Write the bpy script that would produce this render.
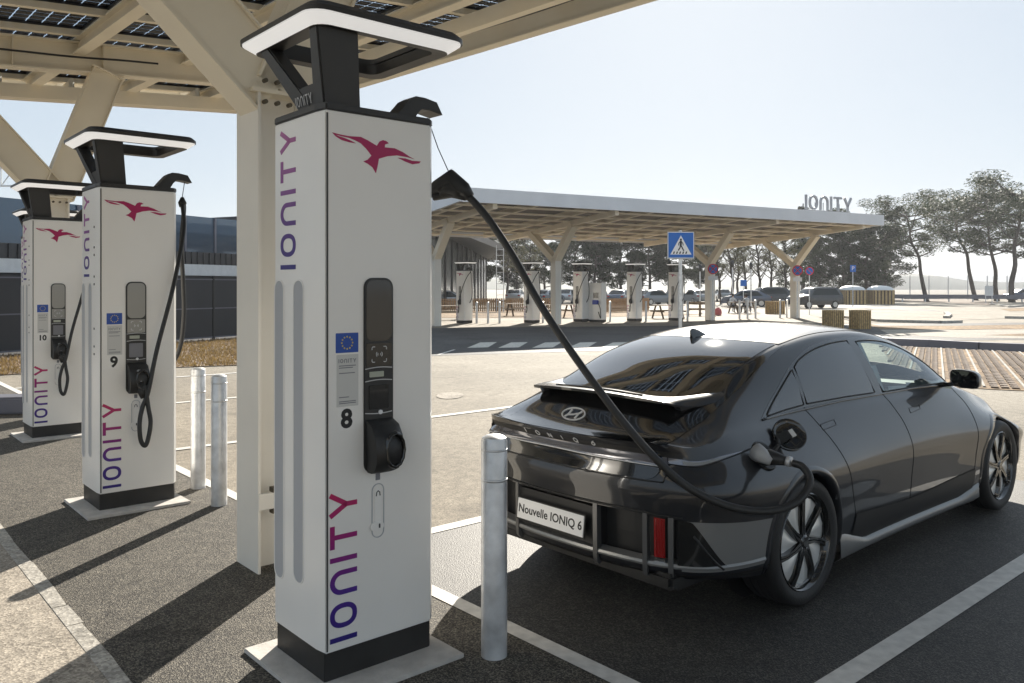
import bpy, bmesh, math, random
import numpy as np
from mathutils import Vector, Matrix
from mathutils.bvhtree import BVHTree
R = math.radians
for o in list(bpy.data.objects): bpy.data.objects.remove(o)
S = bpy.context.scene
COL = S.collection
# ------------------------------------------------------------------ camera, sky, sun, exposure
CAMH = 1.77
cam = bpy.data.cameras.new('camera'); cam.sensor_width = 36; cam.lens = 36*820/1024
cam.shift_y = -(341.5-287)/1024; cam.clip_end = 2000; cam.clip_start = .05
co = bpy.data.objects.new('camera', cam); COL.objects.link(co)
co.location = (0, 0, CAMH); co.rotation_euler = (R(90), 0, 0); S.camera = co
SUN_AZ, SUN_EL = 12.0, 27.0
w = bpy.data.worlds.new('World'); S.world = w; w.use_nodes = True
nt = w.node_tree; sky = nt.nodes.new('ShaderNodeTexSky'); sky.sky_type = 'NISHITA'; sky.sun_disc = False
sky.sun_elevation = R(SUN_EL); sky.sun_rotation = R(SUN_AZ); sky.air_density = 1.0; sky.dust_density = .8; sky.ozone_density = 1.5
bg = nt.nodes['Background']; bg.inputs[1].default_value = 0.15
hs = nt.nodes.new('ShaderNodeHueSaturation'); hs.inputs['Saturation'].default_value = 1.1
gm = nt.nodes.new('ShaderNodeGamma'); gm.inputs[1].default_value = .33
nt.links.new(sky.outputs[0], gm.inputs[0]); nt.links.new(gm.outputs[0], hs.inputs['Color']); mxs = nt.nodes.new('ShaderNodeMix'); mxs.data_type = 'RGBA'; mxs.inputs[0].default_value = .55; mxs.inputs[7].default_value = (1.13, 1.42, 1.74, 1); nt.links.new(hs.outputs[0], mxs.inputs[6]); nt.links.new(mxs.outputs[2], bg.inputs[0])
sl = bpy.data.lights.new('sun', 'SUN'); sl.energy = 3.3; sl.angle = R(.5); sl.color = (1, .93, .82)
so = bpy.data.objects.new('sun', sl); COL.objects.link(so)
sd = Vector((math.sin(R(SUN_AZ))*math.cos(R(SUN_EL)), math.cos(R(SUN_AZ))*math.cos(R(SUN_EL)), math.sin(R(SUN_EL))))
so.rotation_euler = sd.to_track_quat('Z', 'Y').to_euler(); so.location = (5, 30, 20)
S.view_settings.view_transform = 'Standard'; S.view_settings.look = 'None'; S.view_settings.gamma = 1
S.view_settings.exposure = 1.6
# ------------------------------------------------------------------ frames
_a = math.atan2(944, 820)
U = Vector((math.sin(_a), math.cos(_a), 0)); N = Vector((-U.y, U.x, 0)); ROW = math.atan2(U.y, U.x)
def P(u, n, z=0): return Vector((U.x*u+N.x*n, U.y*u+N.y*n, z))
def G(px, d, z=0): return Vector(((px-512)/820*d, d, z))       # bearing and distance measured from the photograph
def GY(px, py): return G(px, 820*CAMH/(py-287))
# ------------------------------------------------------------------ materials
M = {}
def mat(name, col, rough=.5, metal=0, coat=0, spec=.5, emit=None, estr=0, trans=0, noise=0, nscale=6, bump=0, bscale=60, coat_rough=.03):
    m = bpy.data.materials.new(name); m.use_nodes = True; t = m.node_tree; b = t.nodes['Principled BSDF']
    b.inputs['Base Color'].default_value = (*col, 1); b.inputs['Roughness'].default_value = rough
    b.inputs['Metallic'].default_value = metal; b.inputs['Coat Weight'].default_value = coat; b.inputs['Coat Roughness'].default_value = coat_rough
    b.inputs['Specular IOR Level'].default_value = spec; b.inputs['Transmission Weight'].default_value = trans
    if emit: b.inputs['Emission Color'].default_value = (*emit, 1); b.inputs['Emission Strength'].default_value = estr
    tc = t.nodes.new('ShaderNodeTexCoord')
    if noise:
        n = t.nodes.new('ShaderNodeTexNoise'); n.inputs['Scale'].default_value = nscale; n.inputs['Detail'].default_value = 6
        t.links.new(tc.outputs['Object'], n.inputs['Vector'])
        r = t.nodes.new('ShaderNodeMapRange'); r.inputs['From Min'].default_value = .3; r.inputs['From Max'].default_value = .7
        r.inputs['To Min'].default_value = 1-noise; r.inputs['To Max'].default_value = 1+noise
        t.links.new(n.outputs[0], r.inputs[0])
        mx = t.nodes.new('ShaderNodeVectorMath'); mx.operation = 'SCALE'; mx.inputs[0].default_value = col
        t.links.new(r.outputs[0], mx.inputs['Scale']); t.links.new(mx.outputs[0], b.inputs['Base Color'])
        r2 = t.nodes.new('ShaderNodeMapRange'); r2.inputs['To Min'].default_value = max(0, rough-noise*.6); r2.inputs['To Max'].default_value = min(1, rough+noise*.6)
        t.links.new(n.outputs[0], r2.inputs[0]); t.links.new(r2.outputs[0], b.inputs['Roughness'])
    if bump:
        n = t.nodes.new('ShaderNodeTexNoise'); n.inputs['Scale'].default_value = bscale; n.inputs['Detail'].default_value = 4
        t.links.new(tc.outputs['Object'], n.inputs['Vector'])
        bp = t.nodes.new('ShaderNodeBump'); bp.inputs['Strength'].default_value = bump; bp.inputs['Distance'].default_value = .01
        t.links.new(n.outputs[0], bp.inputs['Height']); t.links.new(bp.outputs[0], b.inputs['Normal'])
    M[name] = m; return m
def asphalt(name, dark, light, scale=150, bump=.6, patch=.25, fleck=.5, rough=.85, spec=.25):
    m = bpy.data.materials.new(name); m.use_nodes = True; t = m.node_tree; b = t.nodes['Principled BSDF']; L = t.links.new
    g = t.nodes.new('ShaderNodeNewGeometry')
    v = t.nodes.new('ShaderNodeTexVoronoi'); v.inputs['Scale'].default_value = scale; L(g.outputs['Position'], v.inputs['Vector'])
    sep = t.nodes.new('ShaderNodeSeparateColor'); L(v.outputs['Color'], sep.inputs[0])
    pw = t.nodes.new('ShaderNodeMath'); pw.operation = 'POWER'; pw.inputs[1].default_value = 1/fleck; L(sep.outputs[0], pw.inputs[0])
    mc = t.nodes.new('ShaderNodeMix'); mc.data_type = 'RGBA'; mc.inputs[6].default_value = (*dark, 1); mc.inputs[7].default_value = (*light, 1)
    L(pw.outputs[0], mc.inputs[0])
    n = t.nodes.new('ShaderNodeTexNoise'); n.inputs['Scale'].default_value = .35; n.inputs['Detail'].default_value = 8; n.inputs['Roughness'].default_value = .6
    L(g.outputs['Position'], n.inputs['Vector'])
    r = t.nodes.new('ShaderNodeMapRange'); r.inputs['From Min'].default_value = .32; r.inputs['From Max'].default_value = .68
    r.inputs['To Min'].default_value = 1-patch; r.inputs['To Max'].default_value = 1+patch; L(n.outputs[0], r.inputs[0])
    n3 = t.nodes.new('ShaderNodeTexNoise'); n3.inputs['Scale'].default_value = 9; n3.inputs['Detail'].default_value = 5; L(g.outputs['Position'], n3.inputs['Vector'])
    r3 = t.nodes.new('ShaderNodeMapRange'); r3.inputs['From Min'].default_value = .3; r3.inputs['From Max'].default_value = .7
    r3.inputs['To Min'].default_value = .82; r3.inputs['To Max'].default_value = 1.18; L(n3.outputs[0], r3.inputs[0])
    mm = t.nodes.new('ShaderNodeMath'); mm.operation = 'MULTIPLY'; L(r.outputs[0], mm.inputs[0]); L(r3.outputs[0], mm.inputs[1])
    nd = t.nodes.new('ShaderNodeTexNoise'); nd.inputs['Scale'].default_value = 1.3; nd.inputs['Detail'].default_value = 6; L(g.outputs['Position'], nd.inputs['Vector'])
    va = t.nodes.new('ShaderNodeVectorMath'); va.operation = 'MULTIPLY_ADD'; va.inputs[1].default_value = (1.4, 1.4, 0); L(nd.outputs['Color'], va.inputs[0]); L(g.outputs['Position'], va.inputs[2])
    vc = t.nodes.new('ShaderNodeTexVoronoi'); vc.feature = 'DISTANCE_TO_EDGE'; vc.inputs['Scale'].default_value = .33; L(va.outputs[0], vc.inputs['Vector'])
    rc = t.nodes.new('ShaderNodeMapRange'); rc.inputs['From Min'].default_value = 0; rc.inputs['From Max'].default_value = .005; rc.inputs['To Min'].default_value = .62; rc.inputs['To Max'].default_value = 1; L(vc.outputs['Distance'], rc.inputs[0])
    ns = t.nodes.new('ShaderNodeTexNoise'); ns.inputs['Scale'].default_value = 1.1; ns.inputs['Detail'].default_value = 3; ns.inputs['Distortion'].default_value = .6; L(va.outputs[0], ns.inputs['Vector'])
    rs = t.nodes.new('ShaderNodeMapRange'); rs.inputs['From Min'].default_value = .62; rs.inputs['From Max'].default_value = .72; rs.inputs['To Min'].default_value = 1; rs.inputs['To Max'].default_value = .72; L(ns.outputs[0], rs.inputs[0])
    m2 = t.nodes.new('ShaderNodeMath'); m2.operation = 'MULTIPLY'; L(rc.outputs[0], m2.inputs[0]); L(rs.outputs[0], m2.inputs[1]); m3 = t.nodes.new('ShaderNodeMath'); m3.operation = 'MULTIPLY'; L(mm.outputs[0], m3.inputs[0]); L(m2.outputs[0], m3.inputs[1]); mm = m3
    sc = t.nodes.new('ShaderNodeVectorMath'); sc.operation = 'SCALE'; L(mc.outputs[2], sc.inputs[0]); L(mm.outputs[0], sc.inputs['Scale'])
    L(sc.outputs[0], b.inputs['Base Color']); b.inputs['Roughness'].default_value = rough; b.inputs['Specular IOR Level'].default_value = spec
    bp = t.nodes.new('ShaderNodeBump'); bp.inputs['Strength'].default_value = bump; bp.inputs['Distance'].default_value = .004
    L(v.outputs['Distance'], bp.inputs['Height']); L(bp.outputs[0], b.inputs['Normal'])
    M[name] = m; return m
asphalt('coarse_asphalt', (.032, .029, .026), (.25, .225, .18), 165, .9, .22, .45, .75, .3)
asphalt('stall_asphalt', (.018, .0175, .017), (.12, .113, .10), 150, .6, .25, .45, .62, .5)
asphalt('lane_asphalt', (.17, .15, .12), (.36, .315, .25), 110, .5, .2, .8)
asphalt('concrete_path', (.24, .21, .175), (.52, .46, .38), 90, .5, .12, .8)
asphalt('far_ground', (.25, .22, .175), (.36, .31, .25), 4, .1, .2, .8)
asphalt('dark_tar', (.05, .05, .05), (.13, .125, .12), 60, .5, .3, .5, .7)
asphalt('earth', (.14, .09, .05), (.38, .26, .15), 12, .8, .4, .7, .9, .2)
asphalt('dry_grass', (.11, .075, .05), (.34, .25, .17), 30, 1.0, .4, .6, .9, .2)
asphalt('kerb_stone', (.30, .28, .25), (.55, .52, .46), 70, .4, .2, .8)
mat('line_paint', (.62, .60, .56), .7, noise=.16, nscale=14)
mat('worn_paint', (.55, .52, .46), .75, noise=.35, nscale=30)
mat('charger_white', (.88, .86, .82), .32, coat=.3, noise=.03, nscale=2, coat_rough=.15)
mat('charger_panel', (.87, .845, .80), .3, coat=.3, noise=.025, nscale=2.5, coat_rough=.12)
mat('groove_grey', (.42, .43, .45), .5)
mat('black_plinth', (.022, .021, .02), .55, noise=.25, nscale=9)
mat('black_metal', (.03, .029, .028), .42, noise=.15, nscale=5)
mat('black_gloss', (.012, .012, .012), .12, coat=.5)
mat('black_rubber', (.018, .018, .018), .45, noise=.2, nscale=20)
mat('seam', (.06, .06, .06), .7)
mat('screen', (.035, .033, .03), .12, coat=.5)
mat('grey_screen', (.32, .31, .28), .2, coat=.5)
mat('lcd', (.42, .44, .36), .3)
mat('light_strip', (.85, .85, .85), .4, emit=(1, .98, .95), estr=.16, noise=.015, nscale=8)
mat('silver_mark', (.55, .55, .55), .35, .3)
mat('plate_concrete', (.55, .52, .48), .8, noise=.15, nscale=12, bump=.3)
mat('galvanised', (.70, .71, .72), .40, .55, noise=.22, nscale=9)
mat('cream_steel', (.80, .72, .57), .5, noise=.06, nscale=1.5)
mat('cream_column', (.80, .76, .68), .45, noise=.05, nscale=1.5)
mat('fascia_white', (.70, .71, .73), .5, noise=.05, nscale=1)
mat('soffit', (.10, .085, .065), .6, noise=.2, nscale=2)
mat('bolt', (.12, .10, .07), .5, .5)
mat('sign_blue', (.01, .13, .50), .4); mat('sign_white', (.8, .8, .8), .4); mat('sign_red', (.55, .02, .03), .4); mat('sign_black', (.015, .015, .015), .5)
mat('flag_blue', (.02, .08, .38), .4); mat('flag_yellow', (.7, .55, .05), .4); mat('sticker', (.62, .61, .58), .5); mat('print_grey', (.2, .2, .22), .5)
mat('paint', (.010, .011, .014), .4, .0, coat=1, spec=.25, coat_rough=.008); M['paint'].node_tree.nodes['Principled BSDF'].inputs['Coat IOR'].default_value = 1.47
mat('trim_black', (.008, .008, .008), .12, coat=.8)
mat('trim_matt', (.012, .012, .012), .5)
mat('skirt', (.20, .20, .195), .35, .3, coat=.3, coat_rough=.2)
mat('rim_silver', (.55, .55, .54), .28, .9)
mat('tail_lens', (.10, .09, .09), .15, coat=1, noise=.3, nscale=150)
mat('chrome', (.7, .7, .7), .15, 1)
mat('red_lens', (.30, .008, .008), .2, coat=1)
mat('plate_white', (.72, .72, .72), .4)
mat('seat_fabric', (.25, .25, .24), .8); mat('door_trim', (.45, .47, .40), .7)
mat('tyre', (.016, .016, .016), .62, bump=.2, bscale=90)
mat('wood', (.50, .34, .15), .7, noise=.35, nscale=12); mat('fence_wood', (.33, .20, .095), .75, noise=.3, nscale=12); mat('grey_wood', (.26, .20, .14), .8, noise=.3, nscale=10); mat('dark_wood', (.10, .065, .035), .8)
mat('fence_panel', (.028, .029, .033), .45, noise=.1, nscale=2); mat('dark_cladding', (.035, .036, .04), .5)
mat('facade_glass', (.05, .09, .14), .06, .2, coat=1); mat('dark_glass', (.012, .018, .018), .22, spec=.3)
mat('white_trim', (.72, .72, .71), .5, noise=.06)
mat('trunk', (.075, .06, .05), .9, noise=.3, nscale=3); mat('guard', (.16, .16, .19), .5, .3)
mat('jacket_white', (.6, .6, .6), .8); mat('cloth_dark', (.02, .022, .03), .8); mat('skin', (.45, .26, .18), .6); mat('hair', (.03, .02, .015), .7); mat('pink_cloth', (.6, .18, .2), .8)
mat('connector_grey', (.38, .38, .38), .4); mat('blue_plastic', (.02, .05, .35), .4)
mat('paver_brown', (.17, .12, .085), .85, noise=.3, nscale=8)
def leafmat(name, c):
    m = mat(name, c, .6, noise=.45, nscale=1.2); t = m.node_tree; b = t.nodes['Principled BSDF']
    b.inputs['Specular IOR Level'].default_value = .08
    tr = t.nodes.new('ShaderNodeBsdfTranslucent'); tr.inputs[0].default_value = (c[0]*2.2, c[1]*2.2, c[2]*1.2, 1)
    ms = t.nodes.new('ShaderNodeMixShader'); ms.inputs[0].default_value = .16
    o = t.nodes['Material Output']; t.links.new(b.outputs[0], ms.inputs[1]); t.links.new(tr.outputs[0], ms.inputs[2]); t.links.new(ms.outputs[0], o.inputs[0])
leafmat('pine', (.036, .052, .019)); leafmat('pine_dark', (.020, .030, .014)); leafmat('pale_leaf', (.085, .08, .045)); leafmat('grass_leaf', (.22, .155, .10))
def glassmat(name, tint, mixf, rough=.0):
    m = bpy.data.materials.new(name); m.use_nodes = True; t = m.node_tree
    for n in list(t.nodes): t.nodes.remove(n)
    o = t.nodes.new('ShaderNodeOutputMaterial'); tr = t.nodes.new('ShaderNodeBsdfTransparent'); tr.inputs[0].default_value = (*tint, 1)
    gl = t.nodes.new('ShaderNodeBsdfGlossy'); gl.inputs['Roughness'].default_value = rough; gl.inputs[0].default_value = (.9, .95, 1, 1)
    lw = t.nodes.new('ShaderNodeLayerWeight'); lw.inputs[0].default_value = .5; pw = t.nodes.new('ShaderNodeMath'); pw.operation = 'POWER'; pw.inputs[1].default_value = 3.5; t.links.new(lw.outputs['Facing'], pw.inputs[0]); fr = t.nodes.new('ShaderNodeMath'); fr.operation = 'MULTIPLY_ADD'; fr.inputs[1].default_value = .8*(mixf-1)*2; fr.inputs[2].default_value = .09*(mixf-1); t.links.new(pw.outputs[0], fr.inputs[0]); ms = t.nodes.new('ShaderNodeMixShader')
    t.links.new(fr.outputs[0], ms.inputs[0]); t.links.new(tr.outputs[0], ms.inputs[1]); t.links.new(gl.outputs[0], ms.inputs[2]); t.links.new(ms.outputs[0], o.inputs[0])
    M[name] = m; return m
glassmat('clear_glass', (.78, .86, .83), 1.5); glassmat('window_dark', (.02, .022, .025), 1.6)
# ink gradient on the lettering (blue at the foot to magenta at the head)
def inkmat(name, z0, z1, cols):
    m = bpy.data.materials.new(name); m.use_nodes = True; t = m.node_tree; b = t.nodes['Principled BSDF']
    tc = t.nodes.new('ShaderNodeTexCoord'); sx = t.nodes.new('ShaderNodeSeparateXYZ'); t.links.new(tc.outputs['Object'], sx.inputs[0])
    mr = t.nodes.new('ShaderNodeMapRange'); mr.inputs[1].default_value = z0; mr.inputs[2].default_value = z1; t.links.new(sx.outputs[2], mr.inputs[0])
    cr = t.nodes.new('ShaderNodeValToRGB'); t.links.new(mr.outputs[0], cr.inputs[0]); e = cr.color_ramp.elements
    e[0].color = (*cols[0], 1); e[1].color = (*cols[-1], 1)
    for i, c in enumerate(cols[1:-1]): x = e.new((i+1)/(len(cols)-1)); x.color = (*c, 1)
    t.links.new(cr.outputs[0], b.inputs[0]); b.inputs['Roughness'].default_value = .4; M[name] = m
inkmat('ink_front', .17, .84, [(.025, .015, .20), (.07, .02, .26), (.30, .01, .17), (.52, .015, .11)])
inkmat('ink_side', 1.83, 2.5, [(.02, .015, .20), (.10, .02, .22), (.28, .06, .28), (.42, .10, .30)])
mat('ink_bird', (.42, .008, .10), .4)
# solar glass: dark square cells with clear gaps that let the sky through
m = bpy.data.materials.new('solar_cells'); m.use_nodes = True; t = m.node_tree; b = t.nodes['Principled BSDF']; L = t.links.new
b.inputs['Base Color'].default_value = (.012, .014, .025, 1); b.inputs['Roughness'].default_value = .25; b.inputs['Specular IOR Level'].default_value = .2
tc = t.nodes.new('ShaderNodeTexCoord'); sx = t.nodes.new('ShaderNodeSeparateXYZ'); L(tc.outputs['Object'], sx.inputs[0])
masks = []
for k in (0, 1):
    dv = t.nodes.new('ShaderNodeMath'); dv.operation = 'MULTIPLY'; dv.inputs[1].default_value = 1/.185; L(sx.outputs[k], dv.inputs[0])
    fr = t.nodes.new('ShaderNodeMath'); fr.operation = 'FRACT'; L(dv.outputs[0], fr.inputs[0])
    gt = t.nodes.new('ShaderNodeMath'); gt.operation = 'LESS_THAN'; gt.inputs[1].default_value = (.11, .2)[k]; L(fr.outputs[0], gt.inputs[0]); masks.append(gt)
mxm = t.nodes.new('ShaderNodeMath'); mxm.operation = 'MAXIMUM'; L(masks[0].outputs[0], mxm.inputs[0]); L(masks[1].outputs[0], mxm.inputs[1])
tr = t.nodes.new('ShaderNodeBsdfTransparent'); tr.inputs[0].default_value = (.8, .84, .88, 1); ms = t.nodes.new('ShaderNodeMixShader')
L(mxm.outputs[0], ms.inputs[0]); L(b.outputs[0], ms.inputs[1]); L(tr.outputs[0], ms.inputs[2]); L(ms.outputs[0], t.nodes['Material Output'].inputs[0])
M['solar_cells'] = m
# ------------------------------------------------------------------ mesh helpers
class MB:
    def __init__(s): s.v = []; s.f = []
    def add(s, vs, fs):
        k = len(s.v); s.v += [tuple(v) for v in vs]; s.f += [tuple(i+k for i in f) for f in fs]; return s
    def box(s, c, d, rz=0, mtx=None):
        hx, hy, hz = d[0]/2, d[1]/2, d[2]/2
        vs = [Vector((x, y, z)) for x in (-hx, hx) for y in (-hy, hy) for z in (-hz, hz)]
        mm = mtx if mtx is not None else Matrix.Rotation(rz, 4, 'Z')
        vs = [mm @ v + Vector(c) for v in vs]
        return s.add(vs, [(0, 1, 3, 2), (4, 6, 7, 5), (0, 4, 5, 1), (2, 3, 7, 6), (0, 2, 6, 4), (1, 5, 7, 3)])
    def bar(s, a, b, wd, ht, up=(0, 0, 1)):
        a, b = Vector(a), Vector(b); d = b-a; z = d.normalized(); x = Vector(up).cross(z)
        if x.length < 1e-4: x = Vector((1, 0, 0))
        x.normalize(); y = z.cross(x); mm = Matrix((x, y, z)).transposed().to_4x4()
        return s.box((a+b)/2, (wd, ht, d.length), mtx=mm)
    def prism(s, poly, z0, z1, f=lambda x, y, z: (x, y, z)):
        n = len(poly); vs = [f(x, y, z0) for x, y in poly]+[f(x, y, z1) for x, y in poly]
        fs = [tuple(range(n))[::-1], tuple(range(n, 2*n))]+[(i, (i+1) % n, n+(i+1) % n, n+i) for i in range(n)]
        return s.add(vs, fs)
    def tube(s, pts, r, seg=10, caps=True):
        pts = [Vector(p) for p in pts]; n = len(pts); rs = r if isinstance(r, (list, tuple)) else [r]*n
        up = None; vs = []
        for i, p in enumerate(pts):
            t = (pts[min(i+1, n-1)]-pts[max(i-1, 0)]).normalized()
            if up is None: up = t.orthogonal().normalized()
            x = (up-t*up.dot(t))
            x = x.normalized() if x.length > 1e-5 else t.orthogonal().normalized()
            up = x; y = t.cross(x)
            for k in range(seg):
                a = 2*math.pi*k/seg; vs.append(p+(x*math.cos(a)+y*math.sin(a))*rs[i])
        fs = [(i*seg+k, i*seg+(k+1) % seg, (i+1)*seg+(k+1) % seg, (i+1)*seg+k) for i in range(n-1) for k in range(seg)]
        if caps: fs += [tuple(range(seg))[::-1], tuple((n-1)*seg+k for k in range(seg))]
        return s.add(vs, fs)
    def lathe(s, prof, seg=32, f=lambda x, y, z: (x, y, z), close=False):
        n = len(prof); vs = []
        for k in range(seg):
            a = 2*math.pi*k/seg
            vs += [f(r*math.cos(a), r*math.sin(a), z) for r, z in prof]
        fs = []
        for k in range(seg):
            k2 = (k+1) % seg
            for i in range(n-1 if not close else n):
                j = (i+1) % n; fs.append((k*n+i, k2*n+i, k2*n+j, k*n+j))
        return s.add(vs, fs)
    def grid(s, rows, flip=False):
        n, m_ = len(rows), len(rows[0]); vs = [v for r in rows for v in r]
        fs = [(i*m_+j, i*m_+j+1, (i+1)*m_+j+1, (i+1)*m_+j) for i in range(n-1) for j in range(m_-1)]
        if flip: fs = [f[::-1] for f in fs]
        return s.add(vs, fs)
    def build(s, name, material, parent=None, smooth=False, bevel=0, label=None, auto=None, fix=True, seg=2):
        me = bpy.data.meshes.new(name); me.from_pydata(s.v, [], s.f); me.materials.append(M[material])
        if fix:
            b = bmesh.new(); b.from_mesh(me); bmesh.ops.recalc_face_normals(b, faces=b.faces)
            if bevel: bmesh.ops.bevel(b, geom=[e for e in b.edges if len(e.link_faces) == 2 and e.calc_face_angle(0) > .6], offset=bevel, segments=seg, affect='EDGES', clamp_overlap=True)
            b.to_mesh(me); b.free()
        if smooth or auto:
            for p in me.polygons: p.use_smooth = True
            if auto: me.set_sharp_from_angle(angle=R(auto))
        o = bpy.data.objects.new(name, me); COL.objects.link(o)
        if parent: o.parent = parent
        if label: o['label'] = label
        return o
def thing(name, label, cat, loc=(0, 0, 0), rz=0, group=None):
    o = bpy.data.objects.new(name, None); o.empty_display_size = .2; COL.objects.link(o); o.location = loc; o.rotation_euler = (0, 0, rz)
    return tag(o, label, cat, group)
def tag(o, label, cat, group=None):
    o['label'] = label; o['category'] = cat
    if group: o['group'] = group
    return o
def struct(o): o['kind'] = 'structure'; return o
def kids(o): return [c for c in bpy.data.objects if c.parent == o]
def dup(o, parent=None, loc=None, rz=None, label=None, group=None, skip=()):
    c = o.copy(); COL.objects.link(c)
    if parent: c.parent = parent
    for ch in kids(o):
        if ch.name.split('.')[0] not in skip: dup(ch, c)
    if loc is not None: c.location = loc
    if rz is not None: c.rotation_euler = (0, 0, rz)
    if label: c['label'] = label
    if group: c['group'] = group
    return c
def crom(pts, n=8):
    pts = [Vector(p) for p in pts]; q = [pts[0]*2-pts[1]]+pts+[pts[-1]*2-pts[-2]]; out = []
    for i in range(1, len(q)-2):
        for k in range(n):
            t = k/n; a, b_, c, d = q[i-1:i+3]
            out.append(.5*((2*b_)+(c-a)*t+(2*a-5*b_+4*c-d)*t*t+(3*b_-a-3*c+d)*t**3))
    out.append(pts[-1]); return out
def ribbon(mb, pts, wd, f, d=.002, closed=False):
    """flat stroke of width wd along 2-D points, mapped by f(x,y,h), with thickness d"""
    n = len(pts); L_, R_ = [], []
    for i, p in enumerate(pts):
        a = pts[(i-1) % n] if (closed or i > 0) else p; b_ = pts[(i+1) % n] if (closed or i < n-1) else p
        tx, ty = b_[0]-a[0], b_[1]-a[1]; l = math.hypot(tx, ty) or 1; nx, ny = -ty/l*wd/2, tx/l*wd/2
        L_.append((p[0]+nx, p[1]+ny)); R_.append((p[0]-nx, p[1]-ny))
    vs = [f(x, y, d) for x, y in L_]+[f(x, y, d) for x, y in R_]+[f(x, y, 0) for x, y in L_]+[f(x, y, 0) for x, y in R_]
    fs = []
    for i in range(n if closed else n-1):
        j = (i+1) % n; fs += [(i, j, n+j, n+i), (i, 2*n+i, 2*n+j, j), (n+i, n+j, 3*n+j, 3*n+i)]
    if not closed: fs += [(0, n, 3*n, 2*n), (n-1, 2*n-1+0, 4*n-1, 3*n-1)]
    mb.add(vs, fs)
def letters(mb, f, h, sw=.17, gap=.30, widths=None):
    """IONITY in the rounded wide capitals of the cabinet; x along reading, y up, cap height h; returns length"""
    x = 0; W_ = .86
    def st(pts, closed=False): ribbon(mb, [((x+a)*h, b_*h) for a, b_ in pts], sw*h, f, closed=closed)
    for ch in 'IONITY':
        if ch == 'I': x += sw/2; st([(0, 0), (0, 1)]); x += sw/2
        elif ch == 'O':
            st([(W_/2+(W_-sw)/2*math.copysign(abs(math.cos(a))**.85, math.cos(a)), .5+(1-sw)/2*math.copysign(abs(math.sin(a))**.85, math.sin(a))) for a in [2*math.pi*k/32 for k in range(32)]], True); x += W_
        elif ch == 'N':
            r_ = (W_-sw)/2; st([(sw/2, 0), (sw/2, .2)]+[(W_/2-r_*math.cos(a), 1-sw/2-r_+r_*math.sin(a)) for a in [math.pi*k/16 for k in range(17)]]+[(W_-sw/2, .2), (W_-sw/2, 0)]); x += W_
        elif ch == 'T':
            st([(0, 1-sw/2), (.8, 1-sw/2)]); st([(.4, 0), (.4, 1-sw)]); x += .8
        elif ch == 'Y':
            st([(.42, 0), (.42, .44)]); st([(.05, 1), (.42, .40)]); st([(.79, 1), (.42, .40)]); x += .84
        x += gap
    return (x-gap)*h
def text(s, size, name, material, parent, mtx, ext=.001, align='CENTER', bold=0):
    cu = bpy.data.curves.new('t', 'FONT'); cu.body = s; cu.size = size; cu.align_x = align; cu.align_y = 'CENTER'; cu.extrude = ext; cu.resolution_u = 3; cu.offset = bold
    ob = bpy.data.objects.new('t', cu); COL.objects.link(ob); bpy.context.view_layer.update()
    me = bpy.data.meshes.new_from_object(ob.evaluated_get(bpy.context.evaluated_depsgraph_get())); bpy.data.objects.remove(ob)
    me.transform(mtx); me.materials.clear(); me.materials.append(M[material])
    o = bpy.data.objects.new(name, me); COL.objects.link(o); o.parent = parent; return o
def frame(origin, x, y):
    x, y = Vector(x).normalized(), Vector(y).normalized(); z = x.cross(y)
    m_ = Matrix((x, y, z)).transposed().to_4x4(); m_.translation = Vector(origin); return m_
rnd = random.Random(7)
#GROUND
# ------------------------------------------------------------------ ground and markings
def sheet(name, pts, z, material, kind=True):
    mb = MB().add([(p[0], p[1], z) for p in pts], [tuple(range(len(pts)))])
    o = mb.build(name, material)
    if o.data.polygons[0].normal.z < 0: o.data.flip_normals()
    if kind: struct(o)
    return o
sheet('ground', [(-700, -300), (700, -300), (700, 900), (-700, 900)], 0, 'far_ground')
sheet('lane', [P(2.4, -18), P(60, -18), P(16, 13), P(9, 34), P(2.4, 34)], .004, 'lane_asphalt')
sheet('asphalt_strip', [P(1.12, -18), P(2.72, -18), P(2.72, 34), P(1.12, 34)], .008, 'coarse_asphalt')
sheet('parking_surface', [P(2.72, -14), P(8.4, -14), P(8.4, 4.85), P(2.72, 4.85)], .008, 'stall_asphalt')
sheet('path', [P(-9, -18), P(1.04, -18), P(1.04, 34), P(-9, 34)], .012, 'concrete_path')
def line(name, u0, n0, u1, n1, wd, z=.012, m_='line_paint'):
    a, b_ = P(u0, n0), P(u1, n1); d = (b_-a).normalized(); s_ = Vector((-d.y, d.x, 0))*wd/2
    return sheet(name, [a-s_, b_-s_, b_+s_, a+s_], z, m_)
line('road_marking', 2.77, -14, 2.77, 22, .10)
for n_ in (-5.5, -1.87, 1.81, 4.85, 9.1, 12.76, 16.4): line('road_marking', 2.83, n_, 8.2, n_, .12)
kb = MB()
nn = -12.0
while nn < 26:
    l_ = rnd.uniform(.25, .6); kb.prism([P(1.04, nn)[:2], P(1.115+rnd.uniform(-.006, .012), nn)[:2], P(1.115+rnd.uniform(-.006, .012), nn+l_)[:2], P(1.04, nn+l_)[:2]], 0, .0135+rnd.uniform(0, .0015)); nn += l_+.008
struct(kb.build('kerb', 'kerb_stone'))
sheet('road', [(-40, 28.5), (60, 47), (60, 33), (14, 27), (-3, 20.6), (-40, 14)], .008, 'dark_tar')
sheet('far_path', [(-9, 34), (-9, 44.5), (10, 49), (30, 60), (34, 50), (20, 41), (8, 37.5)], .012, 'far_ground')
for px in (483, 514, 548, 583, 616, 648):
    sheet('crosswalk_marking', [G(px-16, 23.7), G(px+5, 23.9), G(px+14, 26.2), G(px-3, 26.0)], .012, 'worn_paint')
sheet('road_marking', [GY(437, 355), GY(440, 355), GY(456, 350), GY(453, 350)], .012, 'line_paint')
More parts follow.
